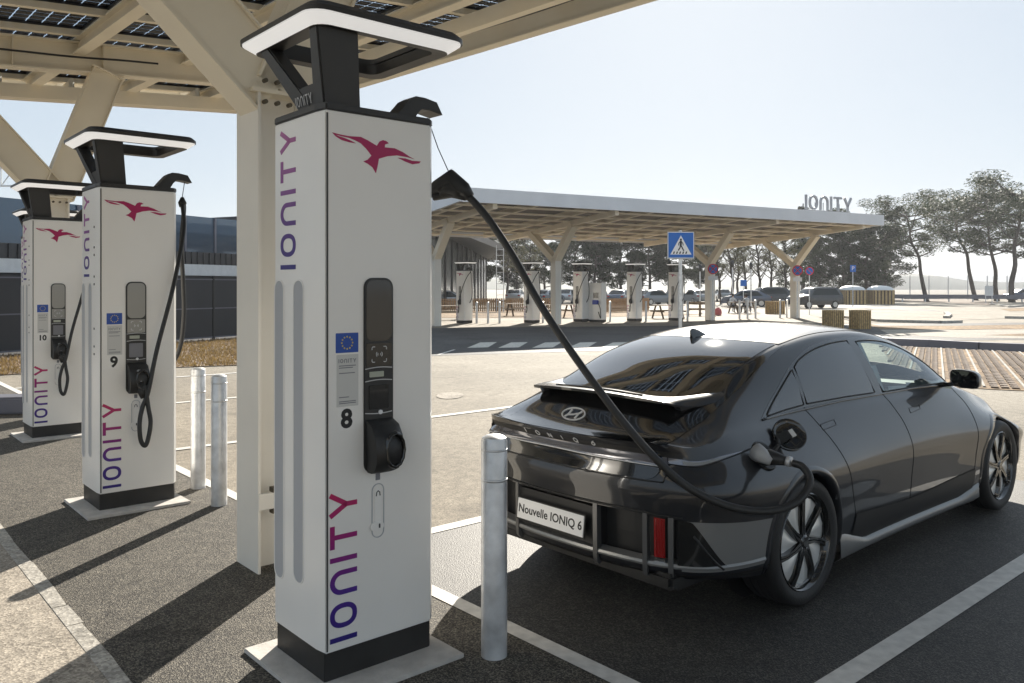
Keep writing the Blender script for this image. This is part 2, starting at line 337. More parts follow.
ell = [(GY(450, 396)+Vector((math.cos(a)*.22, math.sin(a)*.42, 0))) for a in [2*math.pi*k/20 for k in range(20)]]
sheet('road_marking', ell, .012, 'concrete_path')
sheet('worn_earth', [(-20, 46), (3, 47), (12, 52), (10, 62), (-22, 60)], .016, 'earth')
for q, m_, z in (
    ([(838, 318), (880, 326), (960, 326), (1060, 324), (1060, 329), (960, 330), (880, 329)], 'earth', .012),
    ([(880, 330), (1060, 329), (1060, 339), (960, 338), (890, 335)], 'concrete_path', .012),
    ([(985, 335.5), (1060, 332.5), (1060, 337.5)], 'earth', .016),
    ([(800, 303), (850, 304), (900, 306), (940, 311), (950, 317), (944, 318.5), (925, 313), (890, 309.5), (840, 308)], 'dark_tar', .010),
    ([(880, 299.3), (960, 299.5), (1000, 302.5), (990, 305.5), (940, 302.6), (880, 301)], 'paver_brown', .012),
    ([(1000, 309), (1060, 306), (1060, 309.5), (1010, 311.5)], 'earth', .012),
    ([(905, 297), (1060, 293.2), (1060, 295), (905, 299)], 'far_ground', .014)):
    sheet('verge' if m_ == 'earth' else 'paving', [GY(a, b_) for a, b_ in q], z, m_)
# kerb retaining the paver bank and the paver bank itself
kb = MB()
kp = [GY(868, 341), GY(890, 345.5), GY(930, 347), GY(980, 350), GY(1030, 352), GY(1100, 356)]
for a, b_ in zip(kp, kp[1:]): kb.bar(a+Vector((0, 0, .11)), b_+Vector((0, 0, .11)), .25, .22)
struct(kb.build('kerb_stones', 'guard', bevel=.01))
kb = MB()
for q in ([(838, 317.5), (880, 322), (940, 323.5), (960, 323)], [(1005, 318.5), (1030, 319), (1060, 319)], [(905, 299.2), (950, 298.8), (1060, 296)], [(946, 313.5), (949, 316), (946, 318.5)], [(990, 304.5), (1010, 307.5), (1040, 305)]):
    pp = [GY(a, b_) for a, b_ in q]
    for a, b_ in zip(pp, pp[1:]): kb.bar(a+Vector((0, 0, .07)), b_+Vector((0, 0, .07)), .3, .14)
struct(kb.build('road_kerb', 'kerb_stone'))
bank = [GY(880, 346), GY(930, 348), GY(980, 350.5), GY(1060, 354), GY(1060, 393), GY(1000, 390.5), GY(940, 387), GY(905, 384)]
sheet('earth_bank', bank, .016, 'earth')
mb = MB(); mw = MB()
o0 = GY(905, 386); e1 = Vector((.89, -.46, 0)); e2 = Vector((.46, .89, 0))
def inside(p):
    c = False; n_ = len(bank)
    for i in range(n_):
        a, b_ = bank[i], bank[(i+1) % n_]
        if (a.y > p.y) != (b_.y > p.y) and p.x < (b_.x-a.x)*(p.y-a.y)/(b_.y-a.y)+a.x: c = not c
    return c
for i in range(-40, 75):
    for j in range(-6, 45):
        p = o0+e1*(i*.155)+e2*(j*.30)
        if inside(p) and inside(p+e2*.3+e1*.1):
            if i % 4 == 0: mw.box(p+e2*.15+Vector((0, 0, .025)), (.04, .299, .03), rz=math.atan2(e1.y, e1.x))
            else: mb.box(p+Vector((rnd.uniform(-.006, .006), 0, .02)), (.115, .13+rnd.uniform(-.01, .02), .05), rz=math.atan2(e1.y, e1.x)); mb.box(p+e1*.03+e2*.16+Vector((0, 0, .02)), (.06, .05, .04), rz=math.atan2(e1.y, e1.x))
o = mb.build('brick_paving', 'paver_brown'); o['kind'] = 'structure'; o = mw.build('paving_lines', 'kerb_stone'); o['kind'] = 'structure'
#CANOPY
# ------------------------------------------------------------------ near canopy
UR, NR = 7.2, 16.0
def zr(u, n): return 5.31+.079*(u-UR)-.03*(NR-n)
canopy = thing('solar_canopy', 'cream steel canopy with solar glass roof standing over the row of near chargers', 'canopy', P(2.28, 4.95))
inv = Matrix.Translation(P(2.28, 4.95)).inverted()
class LB(MB):
    def build(s, *a, **k):
        off = s.off; s.v = [tuple(Vector(v)-off) for v in s.v]; return super().build(*a, **k)
def lb(off): x = LB(); x.off = Vector(off); return x
CO = P(2.28, 4.95)
def ubar(u0, u1, n, dz, wd, ht): return P(u0, n, zr(u0, n)+dz), P(u1, n, zr(u1, n)+dz)
UL, NL = -2.4, -3.6
def ibeam(m_, a, b_, wd, ht, tf=.02, tw=.015):
    a, b_ = Vector(a), Vector(b_); up = Vector((0, 0, 1))
    m_.bar(a, b_, tw, ht-2*tf); m_.bar(a+up*(ht-tf)/2, b_+up*(ht-tf)/2, wd, tf); m_.bar(a-up*(ht-tf)/2, b_-up*(ht-tf)/2, wd, tf)
for n_ in (-2.55, 4.95, 12.45):
    m_ = lb(CO); a, b_ = ubar(UL+.1, UR-.1, n_, .06, .2, .42); ibeam(m_, a, b_, .22, .42)
    for uu in (-1.2, .9, 2.1, 3.2, 5.2):
        m_.bar(P(uu, n_-.1, zr(uu, n_)+.06), P(uu, n_+.1, zr(uu, n_)+.06), .012, .37)
    m_.build('rafter', 'cream_steel', canopy)
m_ = lb(CO)
for uu in (-1.45, 0, 1.45, 2.9, 4.35, 5.8):
    ibeam(m_, P(uu, NL, zr(uu, NL)+.20), P(uu, NR-.1, zr(uu, NR)+.20), .16, .20)
m_.build('joist', 'cream_steel', canopy)
pn_ = [NR-.3-1.2*i for i in range(17)]
m_ = lb(CO)
for n_ in pn_:
    a, b_ = P(UL+.1, n_, zr(UL, n_)+.32), P(UR-.1, n_, zr(UR, n_)+.32); m_.bar(a, b_, .09, .08)
o = m_.build('purlin', 'cream_steel', canopy)
# edge channels
for nm, a, b_ in (('fascia', (UR, NL), (UR, NR)), ('fascia', (UL, NL), (UL, NR)), ('fascia', (UL, NR), (UR, NR)), ('fascia', (UL, NL), (UR, NL))):
    m_ = lb(CO); A, B = P(*a, zr(*a)+.17), P(*b_, zr(*b_)+.17); m_.bar(A, B, .02, .36); m_.bar(A-Vector((0, 0, .175)), B-Vector((0, 0, .175)), .16, .018)
    m_.bar(A+Vector((0, 0, .185)), B+Vector((0, 0, .185)), .16, .018); m_.build(nm, 'cream_steel', canopy)
for uu in [UL+.6+1.05*i for i in range(9)]:
    for n0, n1 in ((NR-.75, NR-.04),):
        m_ = lb(CO); z_ = zr(uu, NR)-.04
        m_.bar(P(uu, n0, z_+.2), P(uu, n1, z_+.2), .05, .16); m_.bar(P(uu, n1-.03, z_+.04), P(uu, n1-.03, z_+.34), .16, .05); m_.bar(P(uu, n0, z_-.02), P(uu, n0, z_+.3), .06, .05)
        m_.build('bracket', 'cream_steel', canopy)
m_ = lb(CO); m_.bar(P(UL+.1, NR-.8, zr(UL, NR-.8)+.0), P(UR-.1, NR-.8, zr(UR, NR-.8)+.0), .16, .22)
m_.bar(P(UR-.75, NL, zr(UR, NL)+.05), P(UR-.75, NR-.1, zr(UR, NR)+.05), .12, .2); m_.build('edge_beam', 'cream_steel', canopy)
# solar panels: each its own sheet of laminated glass in a slim frame
proto = None
tiltx = math.atan(.079); tilty = math.atan(.03)
for n_ in pn_[:-1]:
    for i, uu in enumerate((-.725-1.45*.0, .725, 2.175, 3.625, 5.075, 6.48)):
        if proto is None:
            root = None
            pm = MB(); pm.box((0, 0, 0), (1.36, 1.12, .008)); proto = pm.build('solar_panel', 'solar_cells', canopy)
            fm = MB()
            for sx_ in (-1, 1): fm.box((sx_*.69, 0, -.01), (.03, 1.15, .04))
            for sy_ in (-1, 1): fm.box((0, sy_*.57, -.01), (1.35, .025, .04))
            fo = fm.build('panel_frame', 'black_metal', proto); pp_ = proto
        else:
            pp_ = dup(proto, canopy)
        pp_.location = P(uu, n_-.6, zr(uu, n_-.6)+.39)-CO
        pp_.rotation_euler = Matrix((( U.x, N.x, 0), (U.y, N.y, 0), (0, 0, 1))).to_euler()
        pp_.rotation_euler = (Matrix.Rotation(ROW, 3, 'Z') @ Matrix.Rotation(-tiltx, 3, 'Y') @ Matrix.Rotation(tilty, 3, 'X')).to_euler()
m_ = lb(CO)
m_.tube(crom([P(6.6+.04*math.sin(k), k*2-3, zr(6.6, k*2-3)+.05-.03*(k % 2)) for k in range(9)], 4), .013, 6)
m_.tube(crom([P(u_, 12.3+.04*math.sin(u_*3), zr(u_, 12.3)+.05) for u_ in (1.2, 2, 2.8, 3.4, 3.9)], 4), .014, 6); m_.build('conduit', 'black_rubber', canopy)
for ci, (uc, n_) in enumerate(((2.6, 12.45), (2.28, 4.95), (2.28, -2.55))):
    m_ = lb(CO)
    u0, u1, n0, n1 = uc-.16, uc+.16, n_-.14, n_+.19
    zt = 2.98
    def bx(a0, a1, b0, b1, z0, z1, mm=None): m_.prism([P(a0, b0)[:2], P(a1, b0)[:2], P(a1, b1)[:2], P(a0, b1)[:2]], z0, z1)
    bx(u0, u0+.018, n0, n1, .004, zt); bx(u1-.018, u1, n0, n1, .004, zt); bx(u0+.018, u1-.018, n_-.008, n_+.008, .004, zt)
    bx(u0-.004, u0+.10, n0-.016, n0, .40, .50); bx(u0+.02, u1, n0+.005, n0+.03, .42, .485)
    cobj = m_.build('column', 'cream_column', canopy, bevel=.003)
    m_ = lb(CO)
    for zz in (.385, .515): m_.bar(P(u0+.10, n0-.02, zz), P(u0+.10, n0+.03, zz), .03, .03)
    m_.build('bolt', 'bolt', canopy)
    for du, top, nm in ((-1.45, zr(uc-1.45, n_)-.15, 'arm'), (.66, zr(uc+.66, n_)-.15, 'arm')):
        m_ = lb(CO); a = P(uc+(-.02 if du < 0 else .03), n_, zt+.02); b_ = P(uc+du, n_, top+.02)
        hw = .19
        d = (b_-a).normalized(); side = Vector((0, 0, 1)).cross(d).normalized(); upv = d.cross(side)
        for s_ in (-1, 1): m_.bar(a+upv*s_*hw, b_+upv*s_*hw, .26, .018, up=upv)
        mmx = Matrix((side, upv, d)).transposed().to_4x4(); m_.box((a+b_)/2, (.20, 2*hw-.02, (b_-a).length), mtx=mmx)
        m_.box(b_, (.30, 2*hw+.06, .02), mtx=mmx)
        m_.build(nm, 'cream_steel', canopy, bevel=.002)
    m_ = lb(CO); bx(uc-.2, uc+.2, n_-.15, n_+.15, zt-.012, zt+.012)
    m_.build('cap_plate', 'cream_steel', canopy)
    m_ = lb(CO)
    for uu in (uc-.12, uc-.04, uc+.04, uc+.12):
        for z_ in (zt-.07, zt+.06): m_.tube([P(uu, n_-.165, z_), P(uu, n_-.13, z_)], .014, 8)
    m_.build('bolts', 'bolt', canopy)
# ------------------------------------------------------------------ far canopy
E1 = Vector((math.cos(R(29.5)), math.sin(R(29.5)), 0)); E2 = Vector((-E1.y, E1.x, 0)); FA = Vector((-1.9, 31, 0))
def Q(a, b_, z): return FA+E1*a+E2*b_+Vector((0, 0, z))
FL, FD = 24.6, 10.5
fc = thing('solar_canopy', 'far flat canopy with white fascia and standing roof letters across the lane', 'canopy', FA)
def fz(b_): return 5.0-.060*b_
m_ = lb(FA)
m_.bar(Q(0, 0, 5.27), Q(FL, 0, 5.27), .12, .55); m_.bar(Q(0, FD, fz(FD)+.2), Q(FL, FD, fz(FD)+.2), .12, .4)
m_.bar(Q(0, .06, 5.27), Q(0, FD-.06, fz(FD)+.2), .12, .5); m_.bar(Q(FL, .06, 5.27), Q(FL, FD-.06, fz(FD)+.2), .12, .5); m_.build('fascia', 'fascia_white', fc)
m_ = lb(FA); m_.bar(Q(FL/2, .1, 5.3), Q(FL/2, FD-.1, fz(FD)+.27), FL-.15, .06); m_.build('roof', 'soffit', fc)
m_ = lb(FA)
for i in range(9): a = .5+i*(FL-1)/8; m_.bar(Q(a, .1, 5.14), Q(a, FD-.1, fz(FD)+.13), .14, .26)
for i in range(7): b_ = .8+i*(FD-1.6)/6; m_.bar(Q(.1, b_, fz(b_)+.02), Q(FL-.1, b_, fz(b_)+.02), .26, .06)
m_.build('purlins', 'cream_steel', fc)
for i, (px, d) in enumerate(((436, 36.8), (556, 39), (710, 43.6), (795, 46.6))):
    base = G(px, d); al = (base-FA).dot(E1); be = (base-FA).dot(E2)
    m_ = lb(FA); m_.bar(Q(al, be, .01), Q(al, be, 3.15), .42, .34, up=E1); m_.build('column', 'cream_column', fc, bevel=.01)
    for db, zz in ((-1.5, 4.62), (2.2, 4.40)):
        m_ = lb(FA); m_.bar(Q(al, be, 3.0), Q(al, be+db, zz), .3, .34, up=E1); m_.build('arm', 'cream_steel', fc)
    m_ = lb(FA); m_.bar(Q(al, .2, fz(0)-.06), Q(al, FD-.2, fz(FD)-.1), .2, .24); m_.build('rafter', 'cream_steel', fc)
m_ = lb(FA); g0 = G(803, 42.2); al = (g0-FA).dot(E1)-1.25
letters(m_, lambda x, y, h: Q(al+x, .25-h*40, 5.62+y), .72, sw=.15, gap=.22); m_.bar(Q(al-.1, .25, 5.58), Q(al+3.4, .25, 5.58), .04, .06)
for k in range(6): m_.bar(Q(al+.2+k*.6, .3, 5.5), Q(al+.2+k*.6, .3, 6.0), .03, .03, up=E1)
m_.build('roof_letters', 'groove_grey', fc)
#CHARGERS
# ------------------------------------------------------------------ chargers
CW, CD, CH = .60, .56, 2.54
def make_charger(num, detail=True):
    c = thing('charging_station', 'x', 'charger')
    ch = .075; hx, hy = CW/2, CD/2
    def poly(i=0): return [(-hx+i, -hy+ch), (-hx+.012, -hy+i), (hx-.03, -hy+i), (hx-i, -hy+.03), (hx-i, hy-.03), (hx-.03, hy-i), (-hx+ch, hy-i), (-hx+i, hy-ch)]
    m_ = MB(); m_.prism(poly(), .135, CH-.012); m_.build('cabinet', 'charger_white', c, bevel=.006, auto=35)
    m_ = MB(); m_.prism(poly(.012), .0, .134); m_.build('plinth', 'black_plinth', c, bevel=.003)
    m_ = MB(); m_.prism(poly(-.004), CH-.012, CH+.022); m_.build('top_cap', 'black_metal', c, bevel=.006)
    # front door panel stands 3 mm proud with dark seams round it
    fy = -hy
    m_ = MB(); m_.box((-.006, fy-.0015, CH/2+.06), (CW-.06, .003, CH-.17)); m_.build('front_panel', 'charger_panel', c, bevel=.001)
    m_ = MB()
    for x_ in (-hx+.018, hx-.042): m_.box((x_, fy-.001, CH/2+.06), (.007, .0026, CH-.17))
    m_.build('seam', 'seam', c)
    F = lambda s_, z_, h=0: Vector((-hx+s_, fy-.003-h, z_))
    def T(pts): # crop pixels of the bird to panel metres
        out = []
        for x_, y_ in pts:
            s_ = .042+(x_-95)/(852-95)*.462; out.append((s_, y_))
        return out
    bird = [(95,148),(160,165),(240,180),(340,186),(400,215),(478,262),(500,225),(530,213),(560,222),(580,240),(548,250),(545,274),(630,282),(700,315),(760,355),(800,375),(740,358),(650,343),(570,350),(495,372),(485,430),(470,495),(440,445),(400,415),(362,395),(400,380),(432,345),(390,290),(340,240),(290,215),(240,195),(170,180),(120,165)]
    f1 = [(100,154),(150,180),(200,195),(260,220),(300,242),(240,232),(180,215),(130,185)]
    f2 = [(655,362),(720,368),(780,388),(852,393),(840,410),(780,418),(720,395)]
    def bz(x_, y_): # undo the perspective slope of the panel in the photograph
        xp, yp = 320+x_/8.533, 120+y_/8.533; k = (1456-xp)/(1456-323); return CAMH+(287-yp)/k/820*3.587
    m_ = MB()
    for pl in (bird, f1, f2):
        pts = []
        for x_, y_ in pl:
            xp = 320+x_/8.533; t_ = (xp-512)/820; s_ = ((-.827)-t_*3.587)/(t_*U.y-U.x); pts.append((s_, bz(x_, y_)))
        m_.prism(pts, 0, .0015, lambda x, y, z: F(x, y, z))
    m_.build('bird_emblem', 'ink_bird', c)
    m_ = MB(); le = letters(MB(), lambda x, y, z: (x, y, z), .135)
    sc_ = .66/le
    letters(m_, lambda x, y, z: F(.165-y, .175+x*sc_, z), .135); m_.build('lettering', 'ink_front', c)
    m_ = MB(); le3 = letters(MB(), lambda x, y, z: (x, y, z), .155); letters(m_, lambda x, y, z: Vector((-hx-z, -hy+.265+y, 1.83+x*.655/le3)), .155); m_.build('side_lettering', 'ink_side', c)
    # console
    def rr(x0, x1, z0, z1, r, n=5):
        out = []
        for cx, cz, a0 in ((x1-r, z1-r, 0), (x0+r, z1-r, 90), (x0+r, z0+r, 180), (x1-r, z0+r, 270)):
            for k in range(n+1): a = R(a0+90*k/n); out.append((cx+r*math.cos(a), cz+r*math.sin(a)))
        return out
    def fp(x, y, z): return F(x, y, z)
    con = 'black_gloss' if num == 8 else 'grey_screen'
    m_ = MB(); m_.prism(rr(.198, .353, .90, 1.79, .045), 0, .008, fp); cs = m_.build('console', 'black_metal', c, bevel=.002)
    def sub(name, poly_, h0, h1, mt, par=cs, bev=0):
        mm = MB(); mm.prism(poly_, h0, h1, fp); return mm.build(name, mt, par, bevel=bev)
    sub('display', rr(.208, .343, 1.50, 1.78, .036), .008, .0105, 'screen' if num == 8 else 'grey_screen')
    sub('card_reader', rr(.208, .343, 1.385, 1.49, .004), .008, .010, 'black_gloss' if num == 8 else 'grey_screen')
    mm = MB()
    for cx_, cz_, dx, dz in ((.237, 1.475, 1, -1), (.314, 1.475, -1, -1), (.237, 1.405, 1, 1), (.314, 1.405, -1, 1)):
        ribbon(mm, [(cx_+dx*.016, cz_), (cx_+dx*.004, cz_), (cx_, cz_+dz*.004), (cx_, cz_+dz*.014)], .004, lambda x, y, z: F(x, y, .0102+z), .001)
    for r_ in (.008, .016):
        for s_ in (-1, 1): ribbon(mm, [(.2755+s_*r_*math.cos(a), 1.44+r_*math.sin(a)) for a in (-.7, -.35, 0, .35, .7)], .0035, lambda x, y, z: F(x, y, .0102+z), .001)
    mm.build('contactless_mark', 'silver_mark', cs)
    sub('small_display', rr(.225, .300, 1.337, 1.362, .003), .008, .011, 'lcd')
    mm = MB(); ribbon(mm, [(.203+.0075*k, 1.375+.006*math.sin(math.pi*k/20)) for k in range(20)], .004, lambda x, y, z: F(x, y, .008+z), .002)
    ribbon(mm, [(.203+.0075*k, 1.318+.006*math.sin(math.pi*k/20)) for k in range(20)], .004, lambda x, y, z: F(x, y, .008+z), .002); ribbon(mm, [(.203+.0075*k, 1.175-.006*math.sin(math.pi*k/20)) for k in range(20)], .004, lambda x, y, z: F(x, y, .008+z), .002)
    mm.build('console_rim', 'silver_mark', cs)
    sub('payment_terminal', rr(.222, .325, 1.19, 1.30, .006), .008, .012, 'black_gloss' if num == 8 else 'print_grey')
    sub('stop_button', rr(.272, .292, 1.165, 1.185, .009), .008, .014, 'sign_white')
    # holster: a deep moulded shroud open to the right
    hol = thing('x', 'x', 'x'); bpy.data.objects.remove(hol)
    mm = MB()
    sec = []
    for t_, yo, w0, w1 in ((1.145, .01, .205, .345), (1.12, .075, .205, .35), (1.075, .11, .206, .352), (1.02, .125, .208, .352), (.96, .12, .21, .348), (.92, .09, .212, .342), (.905, .05, .216, .338)):
        sec.append([F(w0, t_, .006), F(w0, t_, yo*.8), F(w0+.03, t_, yo), F(w1-.03, t_, yo), F(w1, t_, yo*.8), F(w1, t_, .006)])
    mm.grid(sec); mm.add([v for v in sec[0]], [tuple(range(6))]); mm.add([v for v in sec[-1]], [tuple(range(6))])
    ho = mm.build('holster', 'black_rubber', c, auto=50)
    mm = MB(); rows = []
    for a_ in range(13):
        a = math.pi*2*a_/12; cx_, cz_ = .292, 1.015
        rows.append([F(cx_+.048*math.cos(a)*k_, cz_+.078*math.sin(a)*k_-(.0 if k_ > .5 else .02), h_) for k_, h_ in ((1.12, .112), (1.0, .134), (.86, .124), (.7, .07), (.2, .05))])
    mm.grid(rows); mm.build('socket_shroud', 'black_gloss', ho, smooth=True)
    # lock plate
    mm = MB(); pl = rr(.243, .305, .60, .845, .03)
    ribbon(mm, pl, .004, lambda x, y, z: F(x, y, z), .003, closed=True)
    lk = mm.build('lock_escutcheon', 'groove_grey', c); mm = MB(); mm.prism(rr(.256, .292, .625, .825, .017), 0, .0035, fp); mm.build('lock_handle', 'charger_white', lk, bevel=.001)
    mm = MB(); mm.prism(rr(.20+.03, .30, .635, .672, .018), .0036, .014, fp); mm.build('latch', 'charger_white', lk, bevel=.002)
    mm = MB(); mm.prism(rr(.271, .279, .645, .665, .003), .014, .0155, fp); ribbon(mm, [(.264, .79), (.266, .806), (.274, .813), (.282, .806), (.284, .79)], .005, lambda x, y, z: F(x, y, .0036+z), .001); mm.build('keyhole', 'seam', lk)
    mm = MB(); mm.prism(rr(.262, .286, .862, .892, .002), 0, .001, fp); mm.build('small_sticker', 'print_grey', c)
    # stickers
    mm = MB(); mm.prism(rr(.058, .172, 1.455, 1.543, .003), 0, .001, fp); fl = mm.build('flag_sticker', 'flag_blue', c)
    mm = MB()
    for k in range(12):
        a = 2*math.pi*k/12; cx_, cz_ = .115+.027*math.cos(a), 1.499+.027*math.sin(a)
        mm.prism([(cx_+(.0055 if j % 2 == 0 else .0024)*math.sin(math.pi*j/5), cz_+(.0055 if j % 2 == 0 else .0024)*math.cos(math.pi*j/5)) for j in range(10)], .001, .0016, fp)
    mm.build('flag_stars', 'flag_yellow', fl)
    mm = MB(); mm.prism(rr(.062, .172, 1.215, 1.447, .003), 0, .001, fp); stk = mm.build('information_sticker', 'sticker', c)
    mm = MB(); lw = letters(MB(), lambda x, y, z: (x, y, z), .018)
    letters(mm, lambda x, y, z: F(.072+x*.088/lw, 1.41+y, .001+z*.4), .018)
    for zz, w_ in ((1.395, .085), (1.386, .07), (1.362, .08), (1.255, .05), (1.236, .085), (1.228, .085)):
        mm.prism([(.074, zz), (.074+w_, zz), (.074+w_, zz+.004), (.074, zz+.004)], .001, .0014, fp)
    mm.build('sticker_print', 'print_grey', stk)
    mm = MB(); mm.prism(rr(.072, .152, 1.108, 1.206, .004), 0, .0008, fp); nbk = mm.build('number_sticker', 'charger_white', c)
    text(str(num), .115, 'bay_number', 'sign_black', nbk, frame((-hx+.112, fy-.0045, 1.157), (1, 0, 0), (0, 0, 1)), .0005, bold=.004)
    # side: recessed light grey air slots
    mm = MB()
    for y0, y1, z0 in ((.175, .30, .39), (.387, .484, .36)):
        pl = rr(y0 if y0 > .3 else .185, y1 if y0 > .3 else .285, z0, 1.78, .045)
        mm.prism(pl, 0, .0015, lambda x, y, z: Vector((-hx-z, -hy+x, y)))
    mm.build('air_slots', 'groove_grey', c)
    mm = MB()
    for y0, y1, z0 in ((.185, .285, .39), (.387, .484, .36)):
        ribbon(mm, rr(y0, y1, z0, 1.78, .045), .006, lambda x, y, z: Vector((-hx-.0005-z, -hy+x, y)), .003, closed=True)
    mm.build('slot_rim', 'charger_white', c)
    mm = MB()
    for k, z_ in enumerate((2.22, 2.06, 2.0, 1.83, 1.77, 1.42, 1.28, 1.22)):
        mm.tube([(-hx-.004, -hy+.115, z_), (-hx+.01, -hy+.115, z_)], .009, 8)
    if num != 8: mm.build('rivet', 'seam', c)
    # halo: pylon and light ring
    x0, x1, y0, y1, zb = -.40, .45, -.36, .45, 2.925
    def rrect(x0, x1, y0, y1, r, n=5): return rr(x0, x1, y0, y1, r, n)
    def ring(mb, o_, i_, z0, z1, z0i=None, z1i=None):
        n_ = len(o_); vs = [(x, y, z0) for x, y in o_]+[(x, y, z1) for x, y in o_]+[(x, y, z0i if z0i is not None else z0) for x, y in i_]+[(x, y, z1i if z1i is not None else z1) for x, y in i_]
        fs = []
        for i in range(n_):
            j = (i+1) % n_; fs += [(i, j, n_+j, n_+i), (2*n_+i, 3*n_+i, 3*n_+j, 2*n_+j), (n_+i, n_+j, 3*n_+j, 3*n_+i), (i, 2*n_+i, 2*n_+j, j)]
        mb.add(vs, fs)
    O = rrect(x0, x1, y0, y1, .09); I_ = rrect(x0+.17, x1-.13, y0+.11, y1-.11, .05)
    mm = MB(); O2 = rrect(x0+.035, x1-.03, y0+.03, y1-.03, .07)
    ring(mm, O, O2, zb+.012, zb+.035, zb+.03, zb+.062); ring(mm, O2, I_, zb+.03, zb+.062, zb+.03, zb+.055); hal = mm.build('halo', 'black_metal', c, auto=40)
    mm = MB(); ring(mm, rrect(x0+.008, x1-.008, y0+.008, y1-.008, .085), rrect(x0+.062, x1-.058, y0+.058, y1-.058, .07), zb+.008, zb+.028, zb-.030, zb+.028); mm.build('light_ring', 'light_strip', hal, auto=40)
    mm = MB(); ring(mm, rrect(x0+.063, x1-.059, y0+.059, y1-.059, .07), rrect(x0+.15, x1-.12, y0+.115, y1-.115, .05), zb-.032, zb+.029, zb-.026, zb+.029); mm.build('halo_inner_rim', 'black_metal', hal, auto=40)
    mm = MB()
    # pylon: broad near leg, slender raked leg, low web between them
    def wedge(b4, t4): mm.add([*b4, *t4], [(0, 1, 2, 3), (4, 5, 6, 7), (0, 1, 5, 4), (1, 2, 6, 5), (2, 3, 7, 6), (3, 0, 4, 7)])
    zt_ = CH+.02
    wedge([(-.265, -.22, zt_), (-.075, -.22, zt_), (-.09, -.12, zt_), (-.265, -.12, zt_)], [(-.335, -.27, zb+.03), (-.12, -.27, zb+.03), (-.12, -.20, zb+.03), (-.335, -.20, zb+.03)])
    wedge([(-.265, -.12, zt_), (-.19, -.12, zt_), (-.17, .02, zt_), (-.265, .02, zt_)], [(-.34, .28, zb+.03), (-.25, .28, zb+.03), (-.25, .37, zb+.03), (-.34, .37, zb+.03)])
    wedge([(-.262, -.13, zt_), (-.19, -.13, zt_), (-.19, .01, zt_), (-.262, .01, zt_)], [(-.283, -.16, zt_+.11), (-.21, -.16, zt_+.11), (-.21, .10, zt_+.11), (-.283, .10, zt_+.11)])
    py = mm.build('pylon', 'black_metal', c, bevel=.008)
    if num == 8:
        mm = MB(); le2 = letters(MB(), lambda x, y, z: (x, y, z), .045)
        letters(mm, lambda x, y, z: Vector((-.268-z-.004-.19*y, .03-x*.16/le2, zt_+.025+y)), .045, sw=.12); mm.build('pylon_lettering', 'silver_mark', py)
    # cable arm
    mm = MB(); pa = [(.235, -.02, zt_-.01), (.275, -.02, zt_+.045), (.315, -.02, zt_+.10), (.345, -.02, zt_+.125), (.40, -.02, zt_+.125), (.475, -.02, zt_+.112)]
    hw_ = [.045, .042, .036, .030, .030, .030]
    rows = []
    for (x_, y_, z_), h_ in zip(pa, hw_): rows.append([(x_-h_*.6, -.075, z_+h_), (x_-h_*.6, .045, z_+h_), (x_+h_*.6, .045, z_-h_), (x_+h_*.6, -.075, z_-h_), (x_-h_*.6, -.075, z_+h_)])
    mm.grid(rows); mm.add(rows[0][:4], [(0, 1, 2, 3)]); mm.add(rows[-1][:4], [(0, 1, 2, 3)]); arm = mm.build('cable_arm', 'black_metal', c, bevel=.004)
    return c
def rope(c, name, pts, r, m_='black_rubber', par=None, n=8):
    mm = MB(); mm.tube(crom(pts, n), r, 12); return mm.build(name, m_, par or c, smooth=True)
def hung_cable(c):
    """cable parked in the holster: loop under it, strand to the clamp and the return strand down the side"""
    rope(c, 'charging_cable', [(-.02, -.37, 1.02), (.01, -.40, .95), (.03, -.41, .80), (.045, -.42, .68), (.025, -.43, .56), (0, -.43, .50), (-.03, -.42, .55), (-.035, -.41, .68), (-.01, -.40, .80), (.03, -.41, .92), (.10, -.40, 1.25), (.24, -.36, 1.75), (.37, -.22, 2.2), (.42, -.06, 2.42), (.43, -.02, 2.46)], .017)
    rope(c, 'charging_cable', [(.43, -.02, 2.46), (.45, .0, 2.42), (.44, .03, 2.1), (.46, .05, 1.8), (.47, .06, 1.5), (.43, .06, 1.2), (.30, .06, .98)], .019)
    mm = MB(); mm.tube([(-.03, -.30, 1.09), (-.03, -.36, 1.07), (-.02, -.375, 1.0), (-.015, -.38, .93)], [.035, .036, .034, .024], 12); k = mm.build('connector', 'connector_grey', c, smooth=True)
    mm = MB(); mm.tube([(-.02, -.375, 1.0), (-.012, -.385, .92), (0, -.395, .87)], [.037, .03, .021], 12); mm.build('connector_grip', 'black_rubber', k, smooth=True)
    mm = MB(); mm.tube([(.425, -.02, 2.43), (.43, -.02, 2.47), (.43, -.02, 2.52)], [.02, .036, .012], 10); mm.tube([(.43, -.02, 2.52), (.435, -.02, 2.56), (.45, -.02, 2.66)], .004, 6); mm.build('cable_clamp', 'black_rubber', c, bevel=.01)
labels = {8: 'nearest white charger, number 8, its cable plugged into the dark car', 9: 'white charger number 9, cable looped in its holster, second from the front', 10: 'white charger number 10, partly behind charger 9 at the left', 11: 'farthest white charger of the left row, mostly hidden behind number 10'}
spots = {8: (2.03, 3.53), 9: (2.05, 7.19), 10: (2.31, 11.02), 11: (3.0, 15.0)}
GRP = 'white chargers in the near row'
ch8 = make_charger(8); ch8.location = P(*spots[8], .022); ch8.rotation_euler = (0, 0, ROW); ch8['label'] = labels[8]; ch8['group'] = GRP
ch9 = make_charger(9); hung_cable(ch9); ch9.location = P(*spots[9], .022); ch9.rotation_euler = (0, 0, ROW); ch9['label'] = labels[9]; ch9['group'] = GRP
